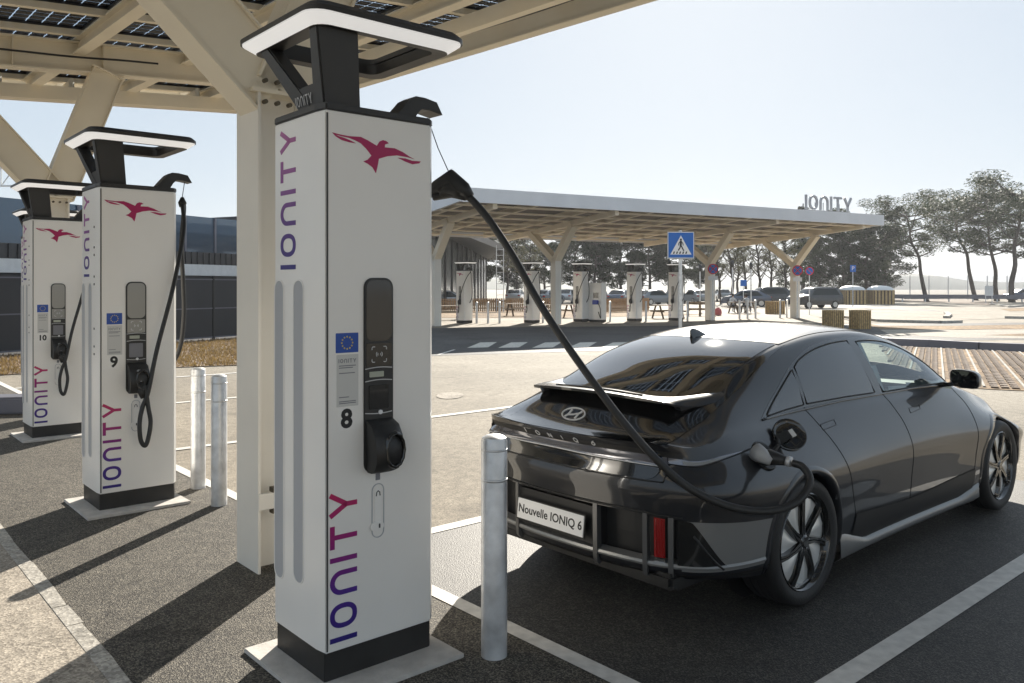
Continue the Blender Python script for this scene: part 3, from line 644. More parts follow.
def renumber(c, num):
    for k in kids(c):
        if k.name.startswith('number_sticker'):
            for q in kids(k): bpy.data.objects.remove(q)
            text(str(num), .085, 'bay_number', 'sign_black', k, frame((-CW/2+.112, -CD/2-.0045, 1.157), (1, 0, 0), (0, 0, 1)), .0005, bold=.003)
ch10 = dup(ch9, None, P(*spots[10], .022), ROW, labels[10]); renumber(ch10, 10)
ch11 = dup(ch9, None, P(*spots[11], .022), ROW, labels[11]); renumber(ch11, 11)
for k, (u_, n_) in spots.items():
    m_ = MB(); m_.box((0, 0, .011), (.77, .74, .022)); o = m_.build('base_plate', 'plate_concrete', bevel=.004); o.location = P(u_-.03, n_-.07, .008); o.rotation_euler = (0, 0, ROW)
    tag(o, 'pale square plate under charger number %d' % k, 'base plate', 'pale plates the near chargers stand on')
# charger 8: cable lifted by the arm, drooping across to the car
def LC(u, n, z): return (u-2.03, n-3.53, z-.022)
def XP(px, py, Y):  # world point at depth Y to charger 8 local
    X = (px-512)/820*Y; z = CAMH-(py-287)/820*Y; return LC(X*U.x+Y*U.y, X*N.x+Y*N.y, z)
path = [(.27, .08, 1.10), (.34, .09, 1.12), (.39, .11, 1.28), (.40, .12, 1.6), (.42, .12, 1.95), XP(424, 205, 4.42), XP(436, 188, 4.3), XP(452, 183, 4.25), XP(472, 200, 4.22), XP(492, 224, 4.2), XP(514, 258, 4.18), XP(540, 304, 4.15), XP(566, 344, 4.12), XP(596, 386, 4.08), XP(625, 424, 4.05), XP(655, 458, 4.02), XP(688, 487, 4.0), XP(722, 504, 3.98), XP(755, 511, 3.98), XP(785, 508, 4.0), XP(803, 496, 4.04), XP(810, 480, 4.08), XP(803, 467, 4.13), XP(793, 463, 4.17)]
rope(ch8, 'charging_cable', path, .0195)
mm = MB(); mm.tube([XP(430, 192, 4.33), XP(438, 187, 4.3), XP(451, 178, 4.25), XP(463, 189, 4.23), XP(470, 197, 4.22)], [.026, .040, .046, .042, .026], 12); mm.tube([XP(441, 192, 4.28), XP(452, 187, 4.25), XP(462, 194, 4.23)], [.03, .045, .03], 10)
mm.tube([XP(434, 197, 4.31), XP(452, 194, 4.25), XP(466, 197, 4.22)], .02, 8); mm.build('cable_clamp', 'black_rubber', ch8, smooth=True)
mm = MB(); mm.tube([XP(427.5, 118, 4.28), XP(438, 148, 4.26), XP(451, 177, 4.25)], .0028, 6); mm.build('cable_wire', 'black_metal', ch8)
mm = MB(); mm.tube([XP(761, 458, 4.29), XP(770, 457, 4.26), XP(778, 459, 4.23), XP(786, 461, 4.2)], [.045, .042, .033, .024], 14); con = mm.build('connector', 'black_rubber', ch8, smooth=True)
mm = MB(); mm.tube([XP(787, 461, 4.195), XP(791, 462, 4.18)], .027, 14); mm.build('connector_collar', 'silver_mark', con, smooth=True)
mm = MB(); mm.tube([XP(756, 452, 4.29), XP(763, 456, 4.25), XP(771, 462, 4.22)], [.05, .04, .02], 12); mm.build('connector_top', 'connector_grey', con, smooth=True)
# ------------------------------------------------------------------ bollards
mm = MB(); mm.lathe([(0.0001, 0), (.0625, 0), (.0625, 1.03), (.058, 1.045), (.04, 1.056), (.0001, 1.06)], 32); BL = mm.build('bollard', 'galvanised', auto=30)
mm = MB(); mm.lathe([(.0632, .84), (.0638, .845), (.0638, .849), (.0632, .853)], 32, close=True); mm.lathe([(.0632, .985), (.0636, .988), (.0636, .991), (.0632, .994)], 32, close=True); mm.build('weld_ring', 'galvanised', BL, smooth=True)
GB = 'galvanised steel bollards by the near chargers'
BL.location = P(2.51, 3.02, .005); tag(BL, 'big galvanised bollard standing between charger 8 and the dark car', 'bollard', GB)
dup(BL, None, P(2.64, 7.24, .005), .4, 'galvanised bollard close beside charger 9, farther one of the pair', GB)
dup(BL, None, P(2.56, 6.56, .005), 1.1, 'galvanised bollard beside charger 9, nearer one of the pair', GB)
# ------------------------------------------------------------------ dark saloon (x forward from the rear axle, y left, z up)
def V3(*a): return np.array(a, float)
# stations round the body, right half (y outward): (x,y) at bumper/door level, then belt edge (x,y,z), rear-ness
ST = [  # plan x, plan y, belt x, belt y, belt z, z0, z1, z2, z3
 (-1.055, .00, -1.05, .00, .968, .31, .365, .62, .76),
 (-1.043, .28, -1.04, .28, .970, .31, .365, .62, .76),
 (-1.000, .56, -1.0, .53, .972, .31, .365, .62, .76),
 (-.935, .73, -.93, .68, .965, .305, .365, .61, .76),
 (-.815, .855, -.80, .765, .952, .30, .36, .60, .75),
 (-.62, .915, -.60, .785, .978, .28, .35, .58, .74),
 (-.38, .935, -.38, .775, .998, .25, .34, .56, .73),
 (.00, .940, .00, .750, 1.015, .22, .33, .53, .73),
 (.40, .925, .40, .745, 1.032, .19, .31, .51, .72),
 (.90, .905, .90, .758, 1.040, .18, .30, .50, .71),
 (1.50, .900, 1.50, .768, 1.036, .18, .30, .50, .71),
 (2.10, .905, 2.10, .775, 1.008, .18, .30, .50, .70),
 (2.57, .922, 2.57, .765, .960, .19, .31, .50, .69),
 (2.95, .930, 2.95, .72, .890, .21, .32, .50, .67),
 (3.30, .925, 3.28, .70, .800, .23, .32, .48, .62),
 (3.56, .865, 3.49, .60, .735, .24, .32, .45, .57),
 (3.72, .69, 3.61, .44, .690, .24, .32, .44, .55),
 (3.79, .30, 3.68, .19, .660, .24, .31, .43, .54),
 (3.81, .00, 3.70, .00, .650, .24, .31, .43, .54)]
tub = []
for i, (px_, py_, bx_, by_, bz_, z0, z1, z2, z3) in enumerate(ST):
    rear = max(0, 1-i/4.5); nrm = V3(-1, 0) if i < 2 else None
    p = V3(px_, py_); b_ = V3(bx_, by_)
    a_ = ST[max(0, i-1)]; c_ = ST[min(len(ST)-1, i+1)]
    tx, ty = c_[0]-a_[0], c_[1]-a_[1]
    if i in (0, len(ST)-1): tx, ty = 0, 1 if i == 0 else -1
    l_ = math.hypot(tx, ty); out = V3(-ty/l_, tx/l_)
    inn = -out
    c4 = b_*.66+p*.34+inn*.055*rear
    row = [(*(p+inn*.05), z0), (*(p+inn*.012), z1), (*(p+out*.0), z2), (*(p+out*.004), z3), (*c4, bz_-.085), (*b_, bz_)]
    tub.append(row)
TUB = np.array(tub)
top_rows = [
 # each: (x,y,z) from belt to centre; six columns
 [(-.93, .68, .965), (-.97, .60, .969), (-1.0, .50, .972), (-1.023, .38, .971), (-1.043, .20, .969), (-1.05, .0, .968)],
 [(-.80, .765, .952), (-.84, .665, .978), (-.865, .565, .985), (-.885, .43, .995), (-.90, .22, 1.006), (-.905, 0, 1.010)],
 [(-.60, .785, .978), (-.615, .675, 1.038), (-.64, .57, 1.075), (-.665, .45, 1.098), (-.68, .23, 1.118), (-.685, 0, 1.124)],
 [(-.38, .775, .998), (-.38, .685, 1.10), (-.38, .575, 1.165), (-.38, .46, 1.205), (-.38, .24, 1.238), (-.38, 0, 1.248)],
 [(.0, .750, 1.015), (0, .682, 1.165), (0, .592, 1.285), (0, .48, 1.338), (0, .25, 1.372), (0, 0, 1.382)],
 [(.40, .745, 1.032), (.40, .685, 1.215), (.40, .597, 1.370), (.40, .49, 1.417), (.40, .25, 1.444), (.40, 0, 1.452)],
 [(.90, .758, 1.040), (.90, .695, 1.235), (.90, .603, 1.415), (.90, .50, 1.462), (.90, .25, 1.488), (.90, 0, 1.495)],
 [(1.50, .768, 1.036), (1.50, .705, 1.215), (1.50, .608, 1.390), (1.50, .50, 1.440), (1.50, .25, 1.472), (1.50, 0, 1.480)],
 [(2.10, .775, 1.008), (2.10, .735, 1.100), (2.10, .655, 1.215), (2.10, .52, 1.300), (2.10, .26, 1.352), (2.10, 0, 1.365)],
 [(2.57, .765, .960), (2.57, .725, .985), (2.57, .645, 1.015), (2.57, .50, 1.072), (2.57, .26, 1.120), (2.57, 0, 1.135)],
 [(2.95, .72, .890), (2.95, .67, .915), (2.95, .59, .940), (2.95, .46, .965), (2.95, .24, .985), (2.95, 0, .99)],
 [(3.28, .70, .800), (3.30, .64, .822), (3.32, .50, .842), (3.33, .38, .865), (3.34, .20, .885), (3.34, 0, .89)],
 [(3.49, .60, .735), (3.55, .53, .715), (3.61, .44, .690), (3.65, .30, .675), (3.685, .16, .660), (3.70, 0, .650)]]
TOP = np.array(top_rows)
def catw(t):
    return np.array([-.5*t+t*t-.5*t**3, 1-2.5*t*t+1.5*t**3, .5*t+2*t*t-1.5*t**3, -.5*t*t+.5*t**3])
def evalpatch(A, a, b, mir0=False, mir1=False):
    """bicubic through control rows; mirN: mirror y across the centre plane instead of extrapolating"""
    n, m_ = A.shape[:2]; a = min(max(a, 0), n-1-1e-9); b = min(max(b, 0), m_-1-1e-9); i, j = int(a), int(b); wa, wb = catw(a-i), catw(b-j); p = np.zeros(3)
    def col(ii, jj):
        if jj >= m_:
            if mir1: q = A[ii, 2*(m_-1)-jj].copy(); q[1] = -q[1]; return q
            return 2*A[ii, m_-1]-A[ii, m_-2]
        if jj < 0: return 2*A[ii, 0]-A[ii, 1]
        return A[ii, jj]
    for k in range(4):
        ii = i-1+k
        for l in range(4):
            jj = j-1+l
            if ii < 0:
                q = (col(-ii, jj)*np.array([1, -1, 1])) if mir0 else 2*col(0, jj)-col(1, jj)
            elif ii >= n:
                q = (col(2*(n-1)-ii, jj)*np.array([1, -1, 1])) if mir0 else 2*col(n-1, jj)-col(n-2, jj)
            else: q = col(ii, jj)
            p = p+wa[k]*wb[l]*q
    return p
def tubp(k, c, side=-1, off=0):
    p = evalpatch(TUB, k, c, mir0=True)
    if off:
        e = 1e-3; da = evalpatch(TUB, min(k+e, 17.999), c, mir0=True)-evalpatch(TUB, max(k-e, 0), c, mir0=True); db = evalpatch(TUB, k, min(c+e, 4.999), mir0=True)-evalpatch(TUB, k, max(c-e, 0), mir0=True)
        nn_ = np.cross(da, db); nn_ /= np.linalg.norm(nn_)+1e-12
        if nn_[:2] @ (p[:2]-V3(1.4, 0)) < 0: nn_ = -nn_
        p = p+nn_*off
    return (p[0], p[1]*side, p[2])
SA, SB, SC = 9, 8, 8
ka = [i/SA for i in range(18*SA+1)]; cb = [j/SB for j in range(5*SB+1)]; ta = [i/SA for i in range(12*SA+1)]; tb = [j/SC for j in range(5*SC+1)]
KREC = 3.25; CR0, CR1 = 1.0, 2.0
WHEELS = [(0.0, .352), (2.95, .352)]; ARCH = .382
def inpoly(x, z, pl):
    c = False; n_ = len(pl)
    for i in range(n_):
        (x0, z0), (x1, z1) = pl[i], pl[(i+1) % n_]
        if (z0 > z) != (z1 > z) and x < (x1-x0)*(z-z0)/(z1-z0)+x0: c = not c
    return c
FRONTWIN = [(1.27, 1.058), (1.17, 1.385), (1.35, 1.392), (1.62, 1.365), (1.86, 1.305), (2.10, 1.215), (2.34, 1.085), (2.36, 1.045), (1.9, 1.052)]
def shrink(pl, d):
    cx = sum(p[0] for p in pl)/len(pl); cz = sum(p[1] for p in pl)/len(pl); out = []
    for p in pl:
        v = Vector((p[0]-cx, p[1]-cz)); l_ = v.length; out.append((cx+v.x*(l_-d)/l_, cz+v.y*(l_-d)/l_))
    return out
body = MB(); full = MB()
def addpatch(Pfn, A, B, cut):
    for side in (-1, 1):
        pts = [[Pfn(a, b_, side) for b_ in B] for a in A]
        for mbx, docut in ((body, True), (full, False)):
            vs = [p for r_ in pts for p in r_]; m_ = len(B); fs = []
            for i in range(len(A)-1):
                for j in range(m_-1):
                    q = [pts[i][j], pts[i+1][j], pts[i+1][j+1], pts[i][j+1]]; c_ = np.mean(q, axis=0)
                    if docut and cut(c_, (A[i]+A[i+1])/2, (B[j]+B[j+1])/2): continue
                    f = (i*m_+j, i*m_+j+1, (i+1)*m_+j+1, (i+1)*m_+j); fs.append(f if side > 0 else f[::-1])
            mbx.add(vs, fs)
def cut_tub(c, a, b_):
    if a < KREC and CR0 < b_ < CR1: return True
    return abs(c[1]) > .6 and any(math.hypot(c[0]-x, c[2]-z) < ARCH for x, z in WHEELS)
fws = shrink(FRONTWIN, .045)
def cut_top(c, a, b_):
    if abs(c[1]) > .58 and inpoly(c[0], c[2], fws): return True
    return 1.86 < c[0] < 2.55 and abs(c[1]) < .50-.0*(c[0]) and c[2] > 1.09
addpatch(lambda a, b_, s_: tubp(a, b_, s_), ka, cb, cut_tub)
def topp(a, b_, s_=-1):
    p = evalpatch(TOP, a, b_, mir1=True); return (p[0], p[1]*s_, p[2])
addpatch(topp, ta, tb, cut_top)
def vround(mbx):
    me = bpy.data.meshes.new('t'); me.from_pydata(mbx.v, [], mbx.f); b = bmesh.new(); b.from_mesh(me); bmesh.ops.remove_doubles(b, verts=b.verts, dist=.0008)
    bmesh.ops.delete(b, geom=[v for v in b.verts if not v.link_faces], context='VERTS')
    # pull the verts near the wheel arches onto the true arch
    for v in b.verts:
        for x, z in WHEELS:
            if abs(v.co.y) > .6:
                r_ = math.hypot(v.co.x-x, v.co.z-z)
                if abs(r_-ARCH) < .022 and v.is_boundary: k = ARCH/r_; v.co.x = x+(v.co.x-x)*k; v.co.z = z+(v.co.z-z)*k
    bmesh.ops.recalc_face_normals(b, faces=b.faces); b.to_mesh(me); b.free(); return me
me_full = vround(full); me_body = vround(body)
bmf = bmesh.new(); bmf.from_mesh(me_full); BVH = BVHTree.FromBMesh(bmf)
car = thing('parked_car', 'dark grey fastback saloon plugged in to charger 8, seen from behind', 'car', P(4.19, 3.27, .012), ROW)
me_body.materials.append(M['paint'])
for p in me_body.polygons: p.use_smooth = True
me_body.set_sharp_from_angle(angle=R(42))
bo = bpy.data.objects.new('body', me_body); COL.objects.link(bo); bo.parent = car
def cast(o_, d_):
    h, n_, i, dd = BVH.ray_cast(Vector(o_), Vector(d_)); return h, n_
def sidept(x, z, off=.003, s_=-1):
    h, n_ = cast((x, s_*2, z), (0, -s_, 0))
    if h is None: h = Vector((x, s_*.8, z)); n_ = Vector((0, s_, 0))
    if n_.dot(Vector((0, s_, 0))) < 0: n_ = -n_
    return h+n_*off
def toppt(x, y, off=.003):
    h, n_ = cast((x, y, 3), (0, 0, -1))
    if n_.z < 0: n_ = -n_
    return h+n_*off
def resamp(pl, n_):
    L_ = [0]
    for a, b_ in zip(pl, pl[1:]): L_.append(L_[-1]+math.hypot(b_[0]-a[0], b_[1]-a[1]))
    out = []
    for k in range(n_+1):
        t = L_[-1]*k/n_; i = max(j for j in range(len(L_)-1) if L_[j] <= t+1e-9) if t < L_[-1] else len(L_)-2
        f = (t-L_[i])/(L_[i+1]-L_[i]+1e-12); out.append((pl[i][0]+(pl[i+1][0]-pl[i][0])*f, pl[i][1]+(pl[i+1][1]-pl[i][1])*f))
    return out
def smooth2(pl, n=6): return [(p.x, p.y) for p in crom([(a, b_, 0) for a, b_ in pl], n)]
def ruled(bot, topc, n_, m_, fn, sm=True):
    A = resamp(smooth2(bot) if sm and len(bot) > 2 else bot, n_); B = resamp(smooth2(topc) if sm and len(topc) > 2 else topc, n_)
    return [[fn(A[i][0]+(B[i][0]-A[i][0])*j/m_, A[i][1]+(B[i][1]-A[i][1])*j/m_) for j in range(m_+1)] for i in range(n_+1)]
def patch(name, rows, mt, par=car, auto=None):
    mm = MB(); mm.grid(rows); return mm.build(name, mt, par, smooth=True, fix=True)
def seamline(name, pts, r=.0035, par=None, mt='seam_black'):
    mm = MB(); mm.tube(pts, r, 6); return mm.build(name, mt, par or bo, smooth=True)
mat('lens_grey', (.16, .16, .18), .12, .6, coat=1)
mat('fin_grey', (.10, .10, .10), .35, .3, coat=.3, coat_rough=.2)
mat('badge_light', (.62, .62, .62), .3, .2)
mat('blade', (.72, .72, .70), .32, .35, coat=.3)
mat('seam_black', (.004, .004, .004), .6)
# --- side glass (both sides)
REARWIN_B = [(.335, 1.062), (.8, 1.066), (1.16, 1.062)]; REARWIN_T = [(.335, 1.275), (.42, 1.315), (.60, 1.362), (.82, 1.392), (1.055, 1.402)]
QUART_B = [(-.10, 1.035), (.1, 1.05), (.30, 1.060)]; QUART_T = [(-.10, 1.045), (.1, 1.155), (.30, 1.262)]
FW_B = [(1.27, 1.058), (1.9, 1.052), (2.36, 1.040)]; FW_T = [(1.165, 1.392), (1.40, 1.388), (1.65, 1.358), (1.90, 1.290), (2.15, 1.185), (2.36, 1.060)]
for s_ in (-1, 1):
    sp = lambda o_: (lambda x, z: sidept(x, z, o_, s_))
    # gloss black surround under all the side glass
    ub = [(-.17, 1.022), (.2, 1.044), (.7, 1.052), (1.5, 1.048), (2.1, 1.038), (2.44, 1.018)]
    ut = [(-.17, 1.030), (.1, 1.175), (.33, 1.298), (.60, 1.386), (.9, 1.416), (1.2, 1.418), (1.5, 1.405), (1.8, 1.350), (2.1, 1.238), (2.30, 1.135), (2.44, 1.026)]
    mm = MB()
    def strip(a, b_, o_=.0015):  # frame strips between two polylines
        mm.grid(ruled(a, b_, 60, 3, sp(o_)))
    strip([(-.14, 1.022), (.2, 1.044), (.7, 1.052), (1.5, 1.048), (2.1, 1.038), (2.40, 1.02)], [(-.14, 1.04), (.2, 1.062), (.7, 1.069), (1.5, 1.064), (2.1, 1.054), (2.34, 1.055)])
    strip(ut, [(-.10, 1.042), (.11, 1.160), (.335, 1.275), (.60, 1.362), (.9, 1.395), (1.2, 1.395), (1.5, 1.378), (1.8, 1.320), (2.08, 1.215), (2.26, 1.115), (2.38, 1.035)])
    strip([(1.17, 1.06), (1.05, 1.40)], [(1.275, 1.058), (1.165, 1.395)]); strip([(.298, 1.058), (.298, 1.265)], [(.34, 1.06), (.34, 1.28)])
    mm.build('window_frame', 'trim_black', car, smooth=True)
    mat('privacy', (.010, .012, .015), .03, coat=1) if 'privacy' not in M else None
    patch('rear_side_window', ruled(REARWIN_B, REARWIN_T, 28, 10, sp(.0022)), 'privacy')
    patch('quarter_window', ruled(QUART_B, QUART_T, 14, 6, sp(.0022)), 'privacy')
    patch('front_side_window', ruled(FW_B, FW_T, 36, 12, sp(.0022)), 'clear_glass')
    # chrome-dark belt strip
    seamline('belt_moulding', [sidept(x, 1.022+.024*min(1, (x+.17)/.9)-(max(0, x-1.6)**2)*.055, .003, s_) for x in [(-.17+i*.05) for i in range(53)]], .006, car, 'trim_black')
    for pl in ([(1.262, 1.045), (1.31, .97), (1.37, .86), (1.39, .70), (1.385, .5), (1.37, .36), (1.36, .27)],
               [(.30, 1.045), (.335, .97), (.395, .86), (.46, .70), (.53, .55), (.575, .43), (.61, .33), (.66, .275), (.8, .262), (1.36, .262), (2.3, .262), (2.40, .30), (2.44, .45), (2.47, .7), (2.50, .86), (2.42, .96), (2.38, 1.02)],
               [(-.03, 1.075), (-.10, 1.035), (-.16, 1.02)]):
        seamline('door_gap', [sidept(x, z, -.0008, s_) for x, z in smooth2(pl, 8)], .0036)
    # lower door cladding, sill
    patch('lower_cladding', ruled([(.52, .205), (1.4, .200), (2.42, .205)], [(.585, .40), (1.4, .36), (2.44, .40)], 40, 4, sp(.006)), 'trim_matt')
    rows = []
    for i in range(41):
        x = .40+(2.53-.40)*i/40; fl = .05*max(0, 1-abs(x-.40)/.35)+.03*max(0, 1-abs(x-2.53)/.3); y_ = -sidept(x, .23, 0, -1).y
        rows.append([Vector((x, s_*(y_-.02), .225+fl*2.6)), Vector((x, s_*(y_+.022), .212+fl*2.2)), Vector((x, s_*(y_+.026), .175)), Vector((x, s_*(y_-.02), .135)), Vector((x, s_*(y_-.12), .13))])
    patch('sill', rows, 'skirt')
    for b1, t1 in ((REARWIN_B, REARWIN_T), (QUART_B, QUART_T), (FW_B, FW_T)):
        lp_ = resamp(b1, 24)+resamp(smooth2(t1), 40)[::-1]; lp_.append(lp_[0])
        seamline('window_seal', [sidept(x, z, .002, s_) for x, z in lp_], .0055)
    # flush handles
    for x0, z0 in ((.36, .915), (1.52, .90)):
        q = [(x0, z0), (x0+.17, z0+.012), (x0+.17, z0+.042), (x0, z0+.030)]
        seamline('door_handle', [sidept(x, z, .0004, s_) for x, z in resamp(q+[q[0]], 24)], .0022, car, 'trim_matt')
    # arch mouldings and wheel housings
    for (wx, wz) in WHEELS:
        rows = []
        for i in range(49):
            a = R(-14)+R(208)*i/48; rr_ = []
            for r_, o_ in ((ARCH-.004, -.03), (ARCH-.004, .006), (ARCH+.022, .007), (ARCH+.036, .001)):
                x, z = wx+r_*math.cos(a), wz+r_*math.sin(a); z_ = max(z, .215)
                p = sidept(x, z_, max(o_, .0), s_); 
                if o_ < 0: p = p+Vector((0, -s_*.05, 0))
                p.z = z if z > .2 else .2; rr_.append(p)
            rows.append(rr_)
        patch('arch_moulding', rows, 'paint')
        mm = MB(); rows = []
        for i in range(33):
            a = R(-20)+R(220)*i/32; rows.append([Vector((wx+.385*math.cos(a), s_*y_, wz+.385*math.sin(a))) for y_ in ((.89 if wx < 1 else .86), .80, .62)])
        mm.grid(rows); mm.grid([[Vector((wx+r_*math.cos(a), s_*.62, wz+r_*math.sin(a))) for r_ in (0, .385)] for a in [2*math.pi*k/24 for k in range(25)]])
        mm.build('wheel_housing', 'trim_matt', car, smooth=False)
# --- rear glass, black hatch panel, spoiler
rg_l = lambda s_: [(-.43, s_*.56), (-.2, s_*.575), (.05, s_*.565), (.25, s_*.545), (.36, s_*.53)]
def tprow(u_, v_, off): return toppt(u_, v_, off)
rows = []
for i in range(41):
    t = i/40; yw = -1+2*t
    xa = -.43; row = []
    for j in range(25):
        q = j/24; x = -.58+q*.80+.13*q*(abs(yw)**2.2); hw_ = .575-.055*q; row.append(toppt(x, yw*hw_, .003))
    rows.append(row)
patch('rear_window', rows, 'privacy')
rows = []
for i in range(41):
    t = i/40; yw = -1+2*t; row = []
    for j in range(17):
        q = j/16; x = -1.022+(1-abs(yw)**3)*-.018+q*(.60+.02*abs(yw)); x = max(x, -1.04); x += .09*(abs(yw)**3)*(1-q); hw_ = .655+.00*q-.06*q; row.append(toppt(x, yw*hw_, .0025))
    rows.append(row)
patch('hatch_panel', rows, 'trim_black')
for s_ in (-1, 1):  # gloss black flanks sweeping down beside the glass
    rows = []
    for i in range(33):
        q = i/32; x = -.95+q*1.36
        y_in = .50+.065*math.sin(min(1, q*1.3)*math.pi/2)-.01; y_in = min(y_in, .575-.04*max(0, (x+.1)))
        y_out = .665-.0*q if q < .25 else .665-(.665-.555)*((q-.25)/.75)**1.2
        rows.append([toppt(x, s_*(y_in+(y_out-y_in)*j/5), .0028) for j in range(6)])
    patch('hatch_flank', rows, 'trim_black')
# dark C-pillar glass tip, roof seam and panoramic panel edge
seamline('roof_seam', [toppt(.235+.13*(abs(y_)/.53)**2.2, y_, 0) for y_ in [(-.53+i*.053) for i in range(21)]], .004)
for s_ in (-1, 1): seamline('roof_seam', [toppt(.36+i*.06, s_*(.53-.012*math.sin(i/24*math.pi)), 0) for i in range(25)], .0035)
# upper spoiler: curved wing standing off the glass, ends fairing into the flanks
def zt(x, y): return toppt(x, y, 0).z
rows_t, rows_b = [], []
for i in range(49):
    yw = -1+2*i/48; y = yw*.625; e = abs(yw)
    x_te = -.765+.07*e**2+.95*max(0, e-.86)**1.2*3; x_le = -.60+.36*e**5
    x_te = min(x_te, x_le-.02)
    lift = .042*(1-max(0, (e-.70)/.30)**2)*1.0
    zl = zt(x_le, y)+.002; z_te = 1.166-.03*e**2; z_te = max(zt(x_te, y)+.004, z_te if e < .86 else z_te*(1-(e-.86)/.14)+(zt(x_te, y)+.004)*((e-.86)/.14))
    rt = []; rb = []
    for j in range(9):
        q = j/8; x = x_le+(x_te-x_le)*q; zc = zl+(z_te-zl)*q+.006*math.sin(q*math.pi)*(1-e**6); rt.append(Vector((x, y, zc)))
    tk = .014*(1-e**8)+.002
    rb = [Vector((x_te+.003, y, z_te-tk)), Vector((x_te+.05, y, z_te-tk-.002)), Vector((x_te+(.14)*(1-e**4)+.02, y, max(zt(x_te+.14*(1-e**4)+.02, y)-.01, z_te-tk-.08)))]
    rows_t.append(rt+rb)
patch('spoiler', rows_t, 'paint')
sp_ = [o for o in kids(car) if o.name.startswith('spoiler')][0]; sp_.data.set_sharp_from_angle(angle=R(40))
mm = MB(); mm.tube([(r_[5]+r_[6])/2+Vector((0, 0, .003)) for r_ in rows_t[11:38]], .006, 6); mm.build('brake_light', 'trim_black', sp_, smooth=True)
# --- emblem (oval with slanted H) and letters on the rear
def rearpt(y, z, off=.003):
    h, n_ = cast((-3, y, z), (1, 0, 0))
    if n_.x > 0: n_ = -n_
    return h+n_*off
def hp(x, y, h): # emblem plane on the sloping hatch
    t_ = math.hypot
    X0, Z0 = -.885, 1.036; d = Vector((.74, 0, .67)); nn_ = Vector((-.67, 0, .74)); return Vector((X0, 0, Z0))+Vector((0, -1, 0))*x+d*y+nn_*(h+.004)
mm = MB(); ribbon(mm, [(.085*math.cos(a), .043*math.sin(a)) for a in [2*math.pi*k/36 for k in range(36)]], .0085, hp, .006, closed=True)
ribbon(mm, [(-.052, -.026), (-.035, -.006), (-.030, .030)], .013, hp, .005); ribbon(mm, [(.030, -.030), (.035, .006), (.052, .026)], .013, hp, .005); ribbon(mm, [(-.036, -.010), (0, -.004), (.036, .010)], .010, hp, .005)
mm.build('badge', 'badge_light', car)
mm = MB(); xs = [.255, .150, .050, -.045, -.150, -.275]
KL = 4.42
def lp(y0):
    def f(x, y, h):
        yy = y0-x; e = abs(yy); kk = yy_to_k(e); p = Vector(tubp(kk, KL+y/.085, -1 if yy < 0 else 1, .004+h)); return p
    return f
def yy_to_k(y):
    lo, hi = 0, 5
    for _ in range(30):
        mid = (lo+hi)/2
        if evalpatch(TUB, mid, KL, mir0=True)[1] < y: lo = mid
        else: hi = mid
    return lo
hh = .026
def ch(y0, strokes):
    for st_ in strokes: ribbon(mm, st_, .0055, lp(y0), .002)
ring_ = [(.014*math.cos(a), hh/2+hh/2*math.sin(a)) for a in [2*math.pi*k/14 for k in range(15)]]
ch(xs[0], [[(0, 0), (0, hh)]]); ch(xs[1], [ring_]); ch(xs[2], [[(-.012, 0), (-.012, hh)], [(-.012, hh), (.012, 0)], [(.012, 0), (.012, hh)]]); ch(xs[3], [[(0, 0), (0, hh)]])
ch(xs[4], [ring_, [(.004, .008), (.014, -.002)]]); ch(xs[5], [[(.008, hh), (-.004, hh*.75), (-.011, hh*.35)], [(.011*math.cos(a), .0085+.0085*math.sin(a)) for a in [2*math.pi*k/12 for k in range(13)]]])
# --- rear lamps and bumper
def tstrip(name, k0, k1, c0, c1, off, mt, par=None, n=40, m_=3, both=True, taper=None):
    for s_ in ((-1, 1) if both else (-1,)):
        rows = []
        for i in range(n+1):
            k = k0+(k1-k0)*i/n; a, b_ = c0, c1
            if taper: a, b_ = taper(k, c0, c1)
            rows.append([Vector(tubp(k, a+(b_-a)*j/m_, s_, off)) for j in range(m_+1)])
        patch(name, rows, mt, par or car)
tstrip('lamp_recess', 0, 3.55, 4.28, 4.62, .001, 'trim_matt')
for s_ in (-1, 1):
    patch('light_bar', [[Vector(tubp(3.0*i/40, c_, s_, o_*(1-max(0, 3.0*i/40-2.6)*1.6))) for c_, o_ in ((4.28, .0), (4.2, .008), (4.0, .020), (3.82, .030), (3.79, .028), (3.76, .004))] for i in range(41)], 'lens_grey')
for s_ in (-1, 1):
    seamline('lamp_highlight', [Vector(tubp(k_*.1, 3.775, s_, .0285*(1-max(0, k_*.1-2.6)*1.6))) for k_ in range(30)], .0035, car, 'badge_light')  # highlight along the light bar, drawn as a thin silver line
tstrip('tail_lamp', 3.03, 5.6, 3.95, 4.28, .006, 'lens_grey', taper=lambda k, a, b_: (a+.02, b_-(b_-a-.03)*max(0, (k-3.4)/2.2)))
tstrip('lamp_tip', 3.5, 5.2, 3.97, 4.22, .008, 'skirt', taper=lambda k, a, b_: (a+.02, b_-(b_-a-.03)*max(0, (k-3.4)/1.8)))
tstrip('lower_lens', 0, 2.75, 3.25, 3.93, .0045, 'trim_black', taper=lambda k, a, b_: (a+(b_-a)*max(0, (k-2.1)/.7)**3*.9, b_))
mm.build('badge_lettering', 'badge_light', car)
for s_ in (-1, 1):
    seamline('bumper_gap', [Vector(tubp(k, 3.96, s_, .001)) for k in [i*.1 for i in range(60)]], .005)
    seamline('bumper_gap', [Vector(tubp(k, 2.06, s_, .002)) for k in [i*.1 for i in range(34)]], .006)
    seamline('hatch_gap', [Vector(tubp(2.75+.25*i/12*0+.3*i/12, 3.2+.75*i/12, s_, .001)) for i in range(13)]+[], .004)
    seamline('hatch_gap', [Vector(tubp(2.75*i/20, 3.2, s_, .001)) for i in range(21)], .004)
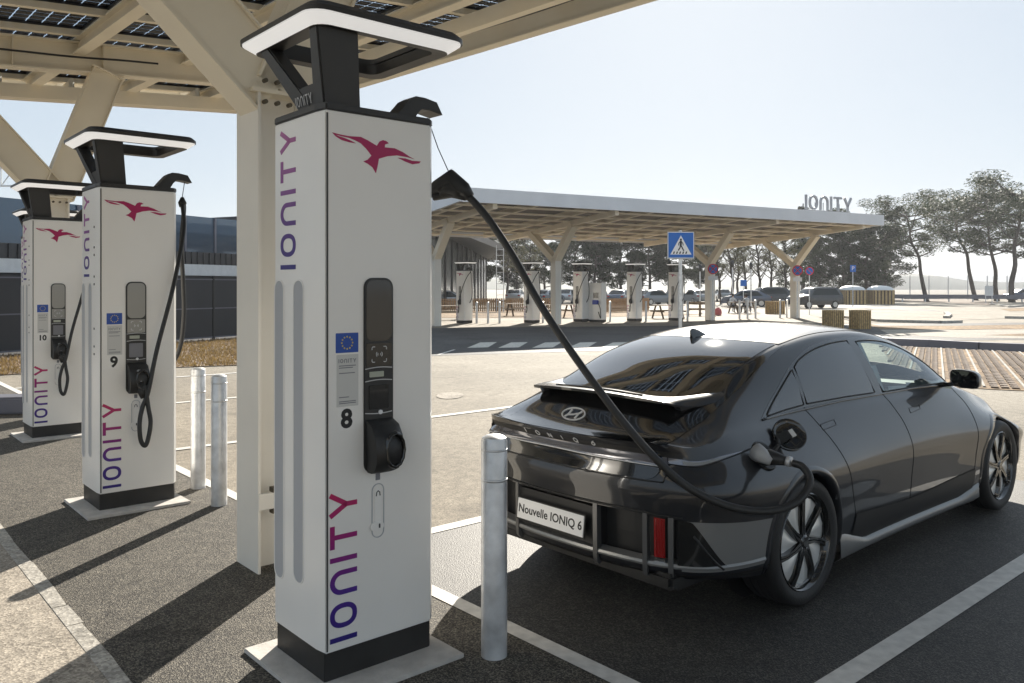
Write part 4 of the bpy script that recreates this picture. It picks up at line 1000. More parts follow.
# recess with back wall
rows = []
mm2 = MB()
for s_ in (-1, 1):
    ks = [KREC*i/24 for i in range(25)]
    mm2.grid([[Vector(tubp(k, c_, s_, -.085)) for c_ in (CR0, 1.5, CR1)] for k in ks])
    mm2.grid([[Vector(tubp(k, CR1, s_, o_)) for o_ in (0, -.085)] for k in ks]); mm2.grid([[Vector(tubp(k, CR0, s_, o_)) for o_ in (0, -.085)] for k in ks])
    mm2.grid([[Vector(tubp(KREC, c_, s_, o_)) for o_ in (0, -.085)] for c_ in (CR0, 1.5, CR1)])
mm2.build('bumper_recess', 'trim_matt', car)
# lower lip in satin grey
for s_ in (-1, 1):
    rows = []; rlow = []
    for i in range(61):
        k = 5.88*i/60
        rows.append([Vector(tubp(k, c_, s_, o_)) for c_, o_ in ((1.13, -.06), (1.12, .002), (1.06, .009), (1.0, .007), (.985, -.002))]); rlow.append([Vector(tubp(k, c_, s_, o_)) for c_, o_ in ((1.0, .001), (.5, .004), (.05, -.02))])
    lipo = patch('rear_lip', rows, 'skirt'); lipo.data.set_sharp_from_angle(angle=R(30)); patch('lower_diffuser', rlow, 'trim_matt')
# uprights across the recess
for s_ in (-1, 1):
    for kk, wd in ((1.10, .026), (2.20, .034), (2.96, .042)):
        mm = MB(); rows = []
        for c_, o_ in ((2.06, .002), (1.9, .005), (1.6, .006), (1.3, .008), (1.0, .014), (.7, .022), (.45, .024), (.25, .012)):
            a, b_ = kk-wd/.28*.5/1.0, kk+wd/.28*.5
            rows.append([Vector(tubp(a, c_, s_, -.03)), Vector(tubp(a, c_, s_, o_)), Vector(tubp(b_, c_, s_, o_)), Vector(tubp(b_, c_, s_, -.03))])
        mm.grid(rows); mm.add(rows[-1], [(0, 1, 2, 3)]); mm.build('diffuser_fin', 'fin_grey', car, auto=40)
    rows = [[Vector(tubp(k, c_, s_, -.006)) for c_ in (1.22, 1.5, 1.96)] for k in (2.44, 2.6, 2.78)]
    rl = patch('fog_lamp', rows, 'red_lens')
    mm = MB()
    for k in (2.50, 2.58, 2.66, 2.73): mm.tube([Vector(tubp(k, c_, s_, -.004)) for c_ in (1.25, 1.5, 1.94)], .0022, 5)
    mm.build('lens_rib', 'red_lens', rl)
    patch('reflector', [[Vector(tubp(k, c_, s_, -.003)) for c_ in (1.0, 1.2)] for k in (2.44, 2.6, 2.78)], 'chrome', rl)
    # corner air outlet: black wedge pointing to the wheel
    rows = []
    for i in range(21):
        t = i/20; k = 3.15+t*1.42; c0_ = 1.07+.05*t; c1_ = 2.0-.1*t-.80*max(0, t-.28)/.72
        rows.append([Vector(tubp(k, c0_+(c1_-c0_)*j/6, s_, -.0005 if False else .0045)) for j in range(7)])
    vt = patch('air_outlet', rows, 'trim_black')
    mm = MB(); mm.tube([Vector(tubp(3.6+.9*i/10, 1.86-.80*max(0, (.45+.9*i/10-.0)/1.42-.28)/.72-.12, s_, .004)) for i in range(11)], .007, 6); mm.build('outlet_rib', 'trim_matt', vt, smooth=True)
kend = []
for j in range(9):
    lo, hi = 4.0, 7.0; c_ = .90+(1.98-.90)*j/8
    for _ in range(30):
        mid = (lo+hi)/2; q = tubp(mid, c_, -1)
        if math.hypot(q[0], q[2]-.352) > ARCH+.006 and q[0] < 0: lo = mid
        else: hi = mid
    kend.append(lo)
for s_ in (-1, 1):
    rows = []
    for i in range(41):
        t = i/40; row = []
        for j in range(9):
            c_ = .90+(1.98-.90)*j/8; row.append(Vector(tubp(3.27+t*(kend[j]-3.27), c_, s_, .0015)))
        rows.append(row)
    patch('bumper_corner', rows, 'skirt')
# number plate
mm = MB(); mm.box((0, 0, 0), (.006, .525, .112)); pl = mm.build('number_plate', 'plate_white', car, bevel=.002); pl.location = (-1.068, .01, .492); pl.rotation_euler = (0, R(6), 0)
mm = MB(); mm.box((.004, 0, 0), (.008, .545, .13)); mm.build('plate_holder', 'trim_matt', pl, bevel=.004)
text('Nouvelle IONIQ 6', .066, 'plate_text', 'sign_black', pl, frame((-.0035, 0, 0), (0, -1, 0), (0, 0, 1)), .0004, bold=.0012)
mm = MB()
mm.box((-.985, 0, .50), (.09, .62, .20)); mm.build('plate_recess', 'trim_matt', car)
# shark fin
mm = MB(); rows = []
for i in range(9):
    t = i/8; x = .20+.17*(1-t); hgt = .068*(1-(1-t)**1.6 if True else 1)*(1 if t < .9 else .8); wd = .03*(1-.6*t)*(1 if i else .2)
    z0_ = zt(x, 0)-.004; rows.append([Vector((x, -wd, z0_)), Vector((x-.01, -wd*.45, z0_+hgt*.6)), Vector((x-.018, 0, z0_+hgt)), Vector((x-.01, wd*.45, z0_+hgt*.6)), Vector((x, wd, z0_))])
mm.grid(rows); mm.add(rows[-1], [(0, 1, 2, 3, 4)]); mm.build('antenna', 'trim_black', car, auto=50)
# --- charging port on the right rear wing: dished ring, and round flap hinged forward
pc = sidept(-.335, .862, 0); pn = cast((-.335, -2, .862), (0, 1, 0))[1]; pn = -pn if pn.y > 0 else pn
xx = Vector((1, 0, 0)); xx = (xx-pn*xx.dot(pn)).normalized(); zz_ = pn.cross(xx); zz_ = -zz_ if zz_.z < 0 else zz_
mm = MB(); mm.lathe([(.0001, .004), (.055, .004), (.062, .010), (.078, .012), (.084, .004), (.084, 0)], 36, lambda x, y, z: pc+xx*x+zz_*y+pn*z); po = mm.build('charge_port', 'trim_matt', car, auto=40)
mm = MB(); mm.lathe([(.0001, .012), (.03, .012), (.038, .008)], 24, lambda x, y, z: pc+xx*x+zz_*y+pn*z); mm.build('socket', 'black_gloss', po, smooth=True)
fcn = (sidept(-.085, .915, .05)); fn_ = (pn*.82+Vector((-.55, 0, .12))).normalized(); fx_ = (Vector((1, 0, 0))-fn_*fn_.x).normalized(); fz_ = fn_.cross(fx_); fz_ = -fz_ if fz_.z < 0 else fz_
ff = lambda x, y, z: fcn+fx_*x+fz_*y+fn_*z
mm = MB(); mm.lathe([(.0001, 0), (.070, 0), (.082, .006), (.090, .014), (.094, .012), (.094, -.006), (.085, -.012), (.0001, -.014)], 36, ff); fp_ = mm.build('charge_flap', 'trim_black', car, auto=40)
mm = MB(); mm.add([ff(-.075, -.03, .004), ff(-.075, .03, .004), ff(.0, .022, .012), ff(.0, -.022, .012), ff(-.085, -.03, .022), ff(-.085, .03, .022), ff(.0, .022, .02), ff(.0, -.022, .02)], [(0, 1, 2, 3), (4, 5, 6, 7), (0, 1, 5, 4), (1, 2, 6, 5), (2, 3, 7, 6), (3, 0, 4, 7)])
mm.tube([ff(-.08, 0, .012), (ff(-.08, 0, .012)+pc+xx*.07)/2+pn*.03, pc+xx*.07+pn*.004], .012, 8); mm.build('flap_hinge', 'trim_matt', fp_)
mm = MB(); mm.add([ff(.002, -.022, .0145), ff(.03, -.022, .0145), ff(.03, .022, .0145), ff(.002, .022, .0145), ff(.002, -.022, .001), ff(.03, -.022, .001), ff(.03, .022, .001), ff(.002, .022, .001)], [(0, 1, 2, 3), (4, 5, 6, 7), (0, 1, 5, 4), (1, 2, 6, 5), (2, 3, 7, 6), (3, 0, 4, 7)]); mm.build('flap_sticker', 'sticker', fp_)
# --- mirrors
for s_ in (-1, 1):
    c0_ = sidept(2.20, 1.03, 0, s_)
    mm = MB(); mm.bar(c0_+Vector((0, -s_*.02, -.005)), c0_+Vector((-.02, s_*.10, .02)), .09, .03); st_ = mm.build('mirror_stalk', 'trim_black', car, bevel=.006)
    mm = MB(); rows = []
    for k_, (dx, sc_) in enumerate(((-.055, .90), (-.06, .98), (-.03, 1.0), (.02, .97), (.065, .82), (.10, .5), (.112, .1))):
        rr_ = []
        for q in range(25):
            a = 2*math.pi*q/24; ca, sa = math.cos(a), math.sin(a)
            rr_.append(c0_+Vector((dx+.02-.05*ca*.5, s_*(.175+.105*sc_*math.copysign(abs(ca)**.6, ca)), .062+.065*sc_*math.copysign(abs(sa)**.6, sa)-.012*ca)))
        rows.append(rr_)
    mm.grid(rows); mh = mm.build('mirror', 'paint', car, smooth=True)
    mm = MB(); mm.grid([[v, (v*.0+sum(rows[0][:-1], Vector())/24)] for v in rows[0]]); mm.build('mirror_glass', 'privacy', mh)
# --- wheels
def wheel():
    mm = MB(); R0 = .352
    mm.lathe([(.258, -.105), (.29, -.122), (.325, -.124), (.343, -.108), (R0, -.085), (R0, -.05), (R0-.006, -.048), (R0-.006, -.040), (R0, -.038), (R0, -.004), (R0-.006, -.002), (R0-.006, .002), (R0, .004), (R0, .038), (R0-.006, .04), (R0-.006, .048), (R0, .05), (R0, .085), (.343, .108), (.325, .124), (.29, .122), (.258, .105)], 64, lambda x, y, z: (x, z, y))
    ty = mm.build('wheel', 'tyre', None, auto=45)
    mm = MB(); mm.lathe([(.258, .10), (.262, -.104), (.268, -.112), (.262, -.116), (.252, -.108), (.246, -.085), (.235, -.08)], 64, lambda x, y, z: (x, z, y)); rim = mm.build('rim', 'trim_black', ty, auto=40)
    NS = 7
    for k in range(NS):  # silver aero blades between the black spokes
        mm = MB(); rows = []
        for i in range(9):
            a = 2*math.pi*(k+.5)/NS+(-.5+i/8)*2*math.pi/NS*.90; rows.append([Vector((r_*math.cos(a+(.24-r_)*.9), -.062-(.03 if r_ < .2 else .018)*(1-abs(i-4)/4*.5), r_*math.sin(a+(.24-r_)*.9))) for r_ in (.052, .12, .19, .244)])
        mm.grid(rows); mm.build('aero_blade', 'blade', rim, smooth=True)
        mm = MB(); rows = []
        for r_, wd in ((.035, .030), (.10, .021), (.18, .019), (.245, .024), (.256, .028)):
            a = 2*math.pi*k/NS+(.24-r_)*.9; d = Vector((math.cos(a), 0, math.sin(a))); t_ = Vector((-math.sin(a), 0, math.cos(a))); y0_ = -.098-.006*(r_ < .2)
            rows.append([d*r_-t_*wd*1.1+Vector((0, -.075, 0)), d*r_-t_*wd*.75+Vector((0, y0_, 0)), d*r_-t_*wd*.12+Vector((0, y0_+.0, 0)), d*r_+Vector((0, y0_+.010, 0)), d*r_+t_*wd*.12+Vector((0, y0_, 0)), d*r_+t_*wd*.75+Vector((0, y0_, 0)), d*r_+t_*wd*1.1+Vector((0, -.075, 0))])
        mm.grid(rows); mm.build('spoke', 'trim_black', rim, auto=35)
    mm = MB(); mm.lathe([(.0001, -.112), (.026, -.112), (.031, -.106), (.05, -.100), (.055, -.08)], 32, lambda x, y, z: (x, z, y)); mm.build('hub_cap', 'trim_black', rim, auto=35)
    mm = MB()
    for k in range(5):
        a = 2*math.pi*(k+.3)/5; mm.tube([(.042*math.cos(a), -.098, .042*math.sin(a)), (.042*math.cos(a), -.106, .042*math.sin(a))], .006, 8)
    mm.build('wheel_nuts', 'chrome', rim)
    mm = MB(); mm.tube([(.24, -.098, .01), (.252, -.116, .01)], .003, 6); mm.build('valve', 'chrome', rim)
    return ty
w0 = wheel(); w0.parent = car; w0.location = (0, -.808, .352); w0.rotation_euler = (0, R(13), 0)
w1 = dup(w0, car); w1.location = (2.95, -.808, .352); w1.rotation_euler = (0, R(40), 0)
w2 = dup(w0, car); w2.location = (0, .808, .352); w2.rotation_euler = (0, 0, R(180))
w3 = dup(w0, car); w3.location = (2.95, .808, .352); w3.rotation_euler = (0, R(20), R(180))
# --- floor pan, interior
mm = MB(); mm.box((1.4, 0, .22), (4.3, 1.24, .10)); mm.box((1.47, 0, .24), (2.1, 1.72, .12)); mm.box((-.72, 0, .30), (.5, 1.5, .08)); mm.box((3.4, 0, .26), (.45, 1.5, .08)); mm.build('floor_pan', 'trim_matt', car, bevel=.02)
mm = MB(); mm.box((1.45, 0, .62), (2.3, 1.50, .06)); mm.box((-.1, 0, .78), (1.0, 1.2, .05)); mm.build('cabin_floor', 'trim_matt', car)
for y_ in (-.37, .37):
    mm = MB(); mm.box((1.52, y_, .74), (.5, .48, .16)); mm.box((1.28, y_, 1.0), (.13, .46, .56), mtx=Matrix.Rotation(R(-14), 4, 'Y')); se = mm.build('seat', 'seat_fabric', car, bevel=.04, seg=3)
    mm = MB(); mm.box((1.19, y_, 1.32), (.08, .25, .14)); mm.build('headrest', 'seat_fabric', se, bevel=.03, seg=3)
mm = MB(); mm.box((.42, 0, .90), (.16, 1.3, .5), mtx=Matrix.Rotation(R(-18), 4, 'Y')); mm.build('rear_seat', 'seat_fabric', car, bevel=.04)
mm = MB(); mm.box((2.35, 0, .93), (.42, 1.42, .18)); da = mm.build('dashboard', 'trim_matt', car, bevel=.03, seg=3)
mm = MB(); mm.tube([(2.02+.05*math.sin(a)*.4, .37+.18*math.cos(a), 1.0+.17*math.sin(a)) for a in [2*math.pi*k/24 for k in range(25)]], .014, 8); mm.build('steering_wheel', 'trim_matt', da, smooth=True)
for s_ in (-1, 1):
    mm = MB(); mm.box((1.8, s_*.75, .93), (1.2, .04, .2)); mm.build('door_card', 'door_trim', car, bevel=.02)
rows = ruled([(1.84, -.50), (1.84, .50)], [(2.57, -.52), (2.57, .52)], 20, 20, lambda x, y: toppt(x, y, .003), False)
patch('windscreen', rows, 'clear_glass')
bmf.free()
# ------------------------------------------------------------------ trees
def tree_mesh(name, H, crown_r, lean, seed, kind='pine', dens=1.0, mt='pine', cz=(.45, 1.0), leaf=.42):
    r_ = random.Random(seed); t = thing(name, 'x', 'tree')
    mm = MB(); top = Vector((lean[0], lean[1], H*.86))
    tr = [Vector((0, 0, -.2))]+[Vector((lean[0]*(k/6)**1.2+r_.uniform(-.02, .02)*H*(k < 6), lean[1]*(k/6)+r_.uniform(-.015, .015)*H, H*.86*k/6)) for k in range(1, 7)]
    tr = crom(tr, 3); n_ = len(tr); base_r = H*.022
    mm.tube(tr, [base_r*(1-.8*i/n_)*(1.3 if i == 0 else 1) for i in range(n_)], 8)
    tips = []
    nl = 15 if kind == 'pine' else 22
    for k in range(nl):
        f = cz[0]+(cz[1]-cz[0])*(k+.5)/nl*.86; i = min(n_-2, int(f/ .86*(n_-1)) if f < .86 else n_-2); p0 = tr[i]
        a = k*2.4+r_.uniform(-.5, .5); q = (f-cz[0])/(cz[1]-cz[0])
        if kind == 'pine': L_ = crown_r*(.75+.35*math.sin(q*3))*r_.uniform(.6, 1.1)
        elif kind == 'cone': L_ = crown_r*(1.05-q)*r_.uniform(.8, 1.1)
        else: L_ = crown_r*r_.uniform(.5, 1.05)
        rise = {'pine': .45, 'cone': -.05, 'bare': .9, 'round': .5}[kind]
        e = p0+Vector((math.cos(a)*L_, math.sin(a)*L_, L_*rise*r_.uniform(.6, 1.3))); e.z = min(e.z, H)
        mid = (p0+e)/2+Vector((0, 0, -L_*.08)); mm.tube(crom([p0, mid, e], 3), [base_r*.36*(1-.12*j) for j in range(7)], 5)
        kq = (1.15-q) if kind == 'cone' else 1
        tips += [(mid, .55*kq), (e, 1*kq)]
        for _ in range(2 if kind != 'bare' else 4):
            e2 = mid+(e-mid)*r_.uniform(.2, .9)+Vector((r_.uniform(-1, 1), r_.uniform(-1, 1), r_.uniform(.1, .9)))*L_*.38; mm.tube([mid+(e-mid)*r_.random(), e2], [base_r*.16, base_r*.07], 4); tips.append((e2, .8*kq))
    mm.build('trunk', 'trunk', t, smooth=True)
    lv = MB(); lf = leaf
    for c_, s_ in tips:
        cr = crown_r*(.28 if kind == 'pine' else .33)*s_*r_.uniform(.7, 1.3)
        if kind == 'bare': cr *= .8
        for _ in range(int((270 if kind == 'pine' else 170)*dens*s_)):
            while True:
                d = Vector((r_.uniform(-1, 1), r_.uniform(-1, 1), r_.uniform(-1, 1)))
                if d.length < 1: break
            p = c_+Vector((d.x*cr*1.15, d.y*cr*1.15, d.z*cr*.62)); a = Vector((r_.uniform(-1, 1), r_.uniform(-1, 1), r_.uniform(-.6, .6))).normalized()*lf*r_.uniform(.5, 1.1)
            b_ = a.orthogonal().normalized()*lf*r_.uniform(.15, .4); lv.add([p-a*.5, p+b_*.5, p+a*.5, p-b_*.5], [(0, 1, 2, 3)])
    lv.build('crown', mt, t, fix=False); return t
def place(t, first, loc, rz=0, sc=1, label=None, group=None):
    o = t if first else dup(t)
    o.location = loc; o.rotation_euler = (0, 0, rz); o.scale = (sc, sc, sc)
    if label: o['label'] = label
    if group: o['group'] = group
    return o
TP = tree_mesh('pine_tree', 15, 5.0, (-3.0, .3), 3, dens=1.1, cz=(.42, 1.0))
TP2 = tree_mesh('pine_tree', 15, 5.2, (-1.2, .6), 11, dens=1.1, cz=(.42, 1.0))
TP3 = tree_mesh('pine_tree', 15, 5.2, (1.0, -.4), 21, dens=1.2, cz=(.36, 1.0))
TD = tree_mesh('dense_tree', 14, 4.4, (.6, .2), 5, 'round', 1.35, 'pine_dark', (.16, 1.0), .52)
TD2 = tree_mesh('dense_tree', 14, 4.0, (-.5, .2), 8, 'round', 1.2, 'pine_dark', (.2, 1.0), .58)
TC = tree_mesh('conifer_tree', 17, 3.4, (0, 0), 9, 'cone', 1.1, 'pine_dark', (.12, 1.02), .5)
TB = tree_mesh('young_tree', 11, 2.3, (-1.3, .2), 14, 'bare', .20, 'pale_leaf', (.3, 1.0), .26)
TB2 = tree_mesh('young_tree', 11, 2.4, (-.7, .2), 17, 'bare', .22, 'pale_leaf', (.3, 1.0), .26)
used = set()
def T(t, px, d, top_y, rz, label, group='trees beyond the far road'):
    Hm = CAMH+(287-top_y)/820*d; base = {TP: 15, TP2: 15, TP3: 15, TD: 14, TD2: 14, TC: 17, TB: 11, TB2: 11}[t]
    f = t not in used; used.add(t); o = place(t, f, G(px, d), rz, Hm/base, label, group); return o
T(TP, 927, 100, 197, .05, 'leaning pine first to the right of the far canopy end', 'leaning pines at the right')
T(TP, 976, 108, 190, -.1, 'strongly leaning pine in the middle of the right hand group', 'leaning pines at the right')
T(TP2, 997, 102, 194, .2, 'dark trunked pine between the strongly leaning one and the frame edge pine', 'leaning pines at the right')
T(TP3, 1012, 96, 172, .4, 'tallest pine, at the right edge of the photo', 'leaning pines at the right')
T(TC, 803, 122, 188, 0, 'tall conifer whose tip rises beside the roof letters')
T(TC, 866, 118, 199, 1.7, 'conifer whose tip shows above the right end of the far canopy')
DG = 'dark dense trees behind the parked cars'
for i, (px, d, ty, k) in enumerate(((574, 104, 226, 0), (596, 100, 216, 1), (622, 106, 220, 0), (648, 101, 222, 1), (668, 108, 226, 0), (546, 118, 236, 1), (518, 112, 232, 0), (818, 104, 232, 1), (842, 100, 226, 0), (868, 96, 214, 1), (885, 112, 226, 0), (700, 116, 236, 1), (458, 120, 226, 0), (480, 125, 230, 1))):
    T((TD, TD2)[k], px, d, ty, i*1.3, ['dense dark tree left of the crossing sign, behind pale car roofs', 'broad dark tree behind the far white chargers', 'dark tree in the middle of the row behind the far chargers', 'dark tree just left of the crossing sign', 'dark tree directly behind the crossing sign', 'small dark tree seen through the left bay of the far canopy', 'distant tree beside the dark glazed building roof tip', 'dark tree behind the black estate car', 'dense dark tree under the right end of the far canopy', 'largest dark tree just past the far canopy corner', 'dark tree between the canopy corner and the leaning pines', 'dark tree between crossing sign and round no stopping sign', 'tree reflected beside the dark glazed building', 'tree seen behind the dark glazed building'][i], DG)
YG = 'thin pale young trees between the far canopy posts'
for i, (px, d, ty) in enumerate(((722, 88, 230), (733, 80, 226), (748, 90, 232), (760, 82, 224), (773, 88, 230), (786, 84, 228), (738, 98, 236), (508, 92, 230), (528, 86, 236))):
    T((TB, TB2)[i % 2], px, d, ty, .25*i, ['thin young tree right of the round sign on the second last post', 'thin tree behind the seated people, leftmost trunk', 'thin tree behind the seated people, middle trunk', 'thin tree above the blue parking sign', 'thin tree behind the row of grey posts', 'thin tree just left of the last canopy post', 'farthest thin tree behind the seated people', 'thin tree beside the lattice mast', 'thin tree right of the lattice mast'][i], YG)
# ------------------------------------------------------------------ far cars
def far_car(H=1.48, L_=4.4, suv=False):
    t = thing('parked_car', 'x', 'car'); W_ = 1.76
    if suv: side = [(-2.2, .35), (-2.25, .75), (-2.15, 1.08), (-1.95, 1.55), (-1.6, 1.72), (.2, 1.74), (.75, 1.6), (1.25, 1.12), (2.0, 1.0), (2.25, .75), (2.28, .35)]
    else: side = [(-2.1, .32), (-2.18, .62), (-2.1, .92), (-1.75, 1.08), (-1.2, 1.38), (-.4, 1.48), (.3, 1.45), (1.05, 1.05), (1.9, .86), (2.15, .62), (2.18, .32)]
    cv = [(p.x, p.z) for p in crom([(x, 0, z) for x, z in side], 4)]
    def hw(x, z): zb = 1.08 if suv else .95; return (W_/2)*(1-.10*max(0, abs(x)-1.4)**2)*(1 if z < zb else 1-.42*(z-zb)/.7)
    body_ = MB(); rows = []
    for x, z in cv: h_ = hw(x, z); rows.append([Vector((x, -h_, z)), Vector((x, -h_*.82, z+.02)), Vector((x, 0, z+.04)), Vector((x, h_*.82, z+.02)), Vector((x, h_, z))])
    body_.grid(rows)
    for s_ in (-1, 1):
        rr = []
        for x, z in cv:
            rr.append([Vector((x, s_*hw(x, min(z, z*(1-k/5)+.3*k/5)), z*(1-k/5)+.3*k/5)) for k in range(6)])
        body_.grid(rr)
    b_ = body_.build('body', 'far_paint_0', t, auto=40)
    gl = MB(); zb, zt_ = (1.12, 1.62) if suv else (.97, 1.38); xb0, xb1, xt0, xt1 = (-1.85, .95, -1.6, .45) if suv else (-1.45, .90, -.95, .35)
    for s_ in (-1, 1):
        gl.grid([[Vector((xb0+(xb1-xb0)*k/6, s_*(hw(0, zb)+.006), zb)), Vector((xt0+(xt1-xt0)*k/6, s_*(hw(0, zt_)+.006), zt_))] for k in range(7)])
    gl.build('side_windows', 'dark_glass', t)
    gl = MB(); gl.grid([[Vector((x, y, z)) for x, z in (((.45, 1.70), (1.2, 1.19)) if suv else ((.45, 1.46), (1.08, 1.07)))] for y in (-.68, 0, .68)]); gl.build('windscreen', 'dark_glass', t)
    gl = MB(); gl.grid([[Vector((x, y, z)) for x, z in (((-2.17, 1.15), (-1.98, 1.60)) if suv else ((-1.82, 1.11), (-1.2, 1.44)))] for y in (-.62, 0, .62)]); gl.build('rear_window', 'dark_glass', t)
    for x in (-1.3, 1.35):
        for s_ in (-1, 1):
            w_ = MB(); w_.tube([(x, s_*.70, .33), (x, s_*.90, .33)], .33, 18); w_ = w_.build('wheel', 'tyre', t); h_ = MB(); h_.tube([(x, s_*.895, .33), (x, s_*.908, .33)], .22, 14); h_.build('hubcap', 'rim_silver', w_)
    for s_ in (-1, 1):
        l_ = MB(); l_.box((-2.15, s_*.68, .85 if not suv else 1.0), (.10, .24, .14)); l_.build('tail_light', 'red_lens', t)
        l_ = MB(); l_.box((2.12, s_*.62, .70 if not suv else .85), (.12, .3, .13)); l_.build('headlight', 'plate_white', t)
    return t
PC = [(.02, .022, .025), (.5, .5, .5), (.16, .18, .20), (.07, .09, .13), (.30, .32, .33), (.45, .43, .4), (.03, .05, .10)]
for i, c_ in enumerate(PC): mat('far_paint_%d' % i, c_, .25, .3, coat=1)
FC = far_car(); FS = far_car(suv=True); fu = set()
def C(t, px, d, rz, ci, label):
    o = t if t not in fu else dup(t); fu.add(t); o.location = G(px, d); o.rotation_euler = (0, 0, R(rz)); o['label'] = label; o['group'] = 'cars parked beyond the far canopy'
    for k in kids(o):
        if k.name.startswith('body'):
            k.data = k.data.copy(); k.data.materials[0] = M['far_paint_%d' % ci]
for a in ((FS, 815, 68, 200, 0, 'black estate car parked side on left of the wooden planters'), (FC, 746, 74, 165, 3, 'dark blue car behind the seated people'), (FS, 766, 80, 190, 0, 'large dark car right behind the grey posts'), (FC, 696, 86, 100, 4, 'silver car between crossing sign and round sign'),
          (FC, 620, 82, 70, 3, 'blue grey car directly behind the small charging cabinet'), (FC, 654, 80, 35, 2, 'grey car left of the crossing sign, side on'), (FC, 641, 92, 80, 1, 'white car half hidden behind the grey one'), (FC, 548, 84, 60, 2, 'grey car seen through the V of the left canopy post'), (FC, 567, 88, 75, 1, 'white car just right of the left canopy post'),
          (FC, 600, 94, 85, 5, 'pale car roof between the far chargers'), (FC, 786, 88, 160, 1, 'white car partly behind the black estate'), (FC, 446, 66, 10, 4, 'pale car by the dark glazed building'), (FC, 516, 92, 80, 1, 'white car left of the draped cable'), (FC, 1022, 112, 180, 6, 'small blue car at the right edge behind the guard rail'), (FC, 674, 95, 90, 5, 'beige car behind the crossing sign post'), (FC, 722, 100, 85, 4, 'light car glimpsed right of the second last post')): C(*a)
# ------------------------------------------------------------------ far chargers, posts, furniture
FG = 'white chargers under the far canopy'
fl_ = ['far charger nearest the dark glazed building, leftmost of its row', 'far charger left of the draped cable, second of its row', 'far charger beside the small cabinet, third of its row', 'far charger fourth of its row, before parked cars', 'far charger beside the crossing sign post, last of its row']
for i, (px, d) in enumerate(((464.5, 39.8), (532, 40.2), (581, 41.6), (634.5, 42.2), (676, 43))):
    o = dup(ch9, None, G(px, d, .02), R(-42), fl_[i], FG, skip=('number_sticker', 'information_sticker', 'flag_sticker', 'rivet', 'slot_rim', 'lock_escutcheon', 'small_sticker'))
lc = thing('charging_cabinet', 'short white charging cabinet with blue holstered plug, right of the third far charger', 'charger', G(597, 41.5, .02), R(-42))
mm = MB(); mm.box((0, 0, 1.03), (.85, .45, 1.86)); mm.build('cabinet', 'charger_white', lc, bevel=.02); mm = MB(); mm.box((0, 0, .05), (.82, .42, .10)); mm.build('plinth', 'black_plinth', lc)
mm = MB(); mm.box((.1, -.235, 1.32), (.3, .02, .28)); mm.build('display', 'black_gloss', lc); mm = MB(); mm.box((.1, -.27, .98), (.34, .12, .22)); mm.build('holster', 'blue_plastic', lc, bevel=.02)
rope(lc, 'charging_cable', [(.28, -.3, .95), (.45, -.36, .7), (.5, -.38, .4), (.46, -.34, .2), (.3, -.3, .5)], .02)
mm = MB(); mm.lathe([(.0001, 0), (.055, 0), (.055, 1.03), (.0001, 1.05)], 14); fbol = mm.build('bollard', 'galvanised', auto=40); GB2 = 'thin grey posts in front of the far chargers'
tag(fbol, 'x', 'bollard', GB2); first = True
pl_ = ['left of three grey posts right of the first far charger', 'middle one of three grey posts right of the first far charger', 'right one of three grey posts right of the first far charger', 'grey post just left of the draped cable by the second far charger', 'grey post beside the plugged blue connector', 'grey post right of the fourth far charger', 'grey post right of the crossing sign', 'first grey post of the row before the seated people', 'second grey post before the seated people', 'third grey post before the seated people', 'grey post left of the last canopy post', 'grey post next to the last canopy post']
for i, (px, d) in enumerate(((476.7, 39.6), (488, 39.6), (499.5, 39.6), (543, 40.2), (610, 41.5), (646, 42), (687.5, 43), (739.5, 45), (747.5, 45.5), (755.5, 46), (780, 46.5), (787, 47))):
    o = fbol if first else dup(fbol); first = False; o.location = G(px, d, .01); o['label'] = pl_[i]; o['group'] = GB2
def picnic():
    t = thing('picnic_table', 'x', 'table')
    mm = MB(); [mm.box((0, -.3+.15*k, .75), (1.8, .13, .04)) for k in range(5)]; mm.build('table_top', 'grey_wood', t)
    for s_ in (-1, 1):
        mm = MB(); [mm.box((0, s_*(.68+.07*q), .45), (1.8, .12, .04)) for q in (-1, 1)]; mm.build('bench', 'grey_wood', t)
        for e in (-1, 1): mm = MB(); mm.bar((e*.65, s_*.62, 0), (e*.65, s_*.22, .74), .04, .09, up=(1, 0, 0)); mm.build('leg', 'dark_wood', t)
    mm = MB(); [mm.box((e*.69, 0, .42), (.04, 1.5, .09)) for e in (-1, 1)]; mm.build('crossbar', 'dark_wood', t); return t
pt = picnic(); f_ = True
for px, d, rz, lb_ in ((446, 44, 10, 'picnic table by the dark glazed building, left of the first far charger'), (559, 47, 25, 'picnic table behind the left canopy post'), (668, 46, 20, 'picnic table behind the crossing sign post'), (742, 55, 15, 'picnic table where two people sit'), (520, 50, 20, 'picnic table glimpsed left of the draped cable')):
    o = pt if f_ else dup(pt); f_ = False; o.location = G(px, d); o.rotation_euler = (0, 0, R(rz)); o['label'] = lb_; o['group'] = 'wooden picnic tables behind the far chargers'
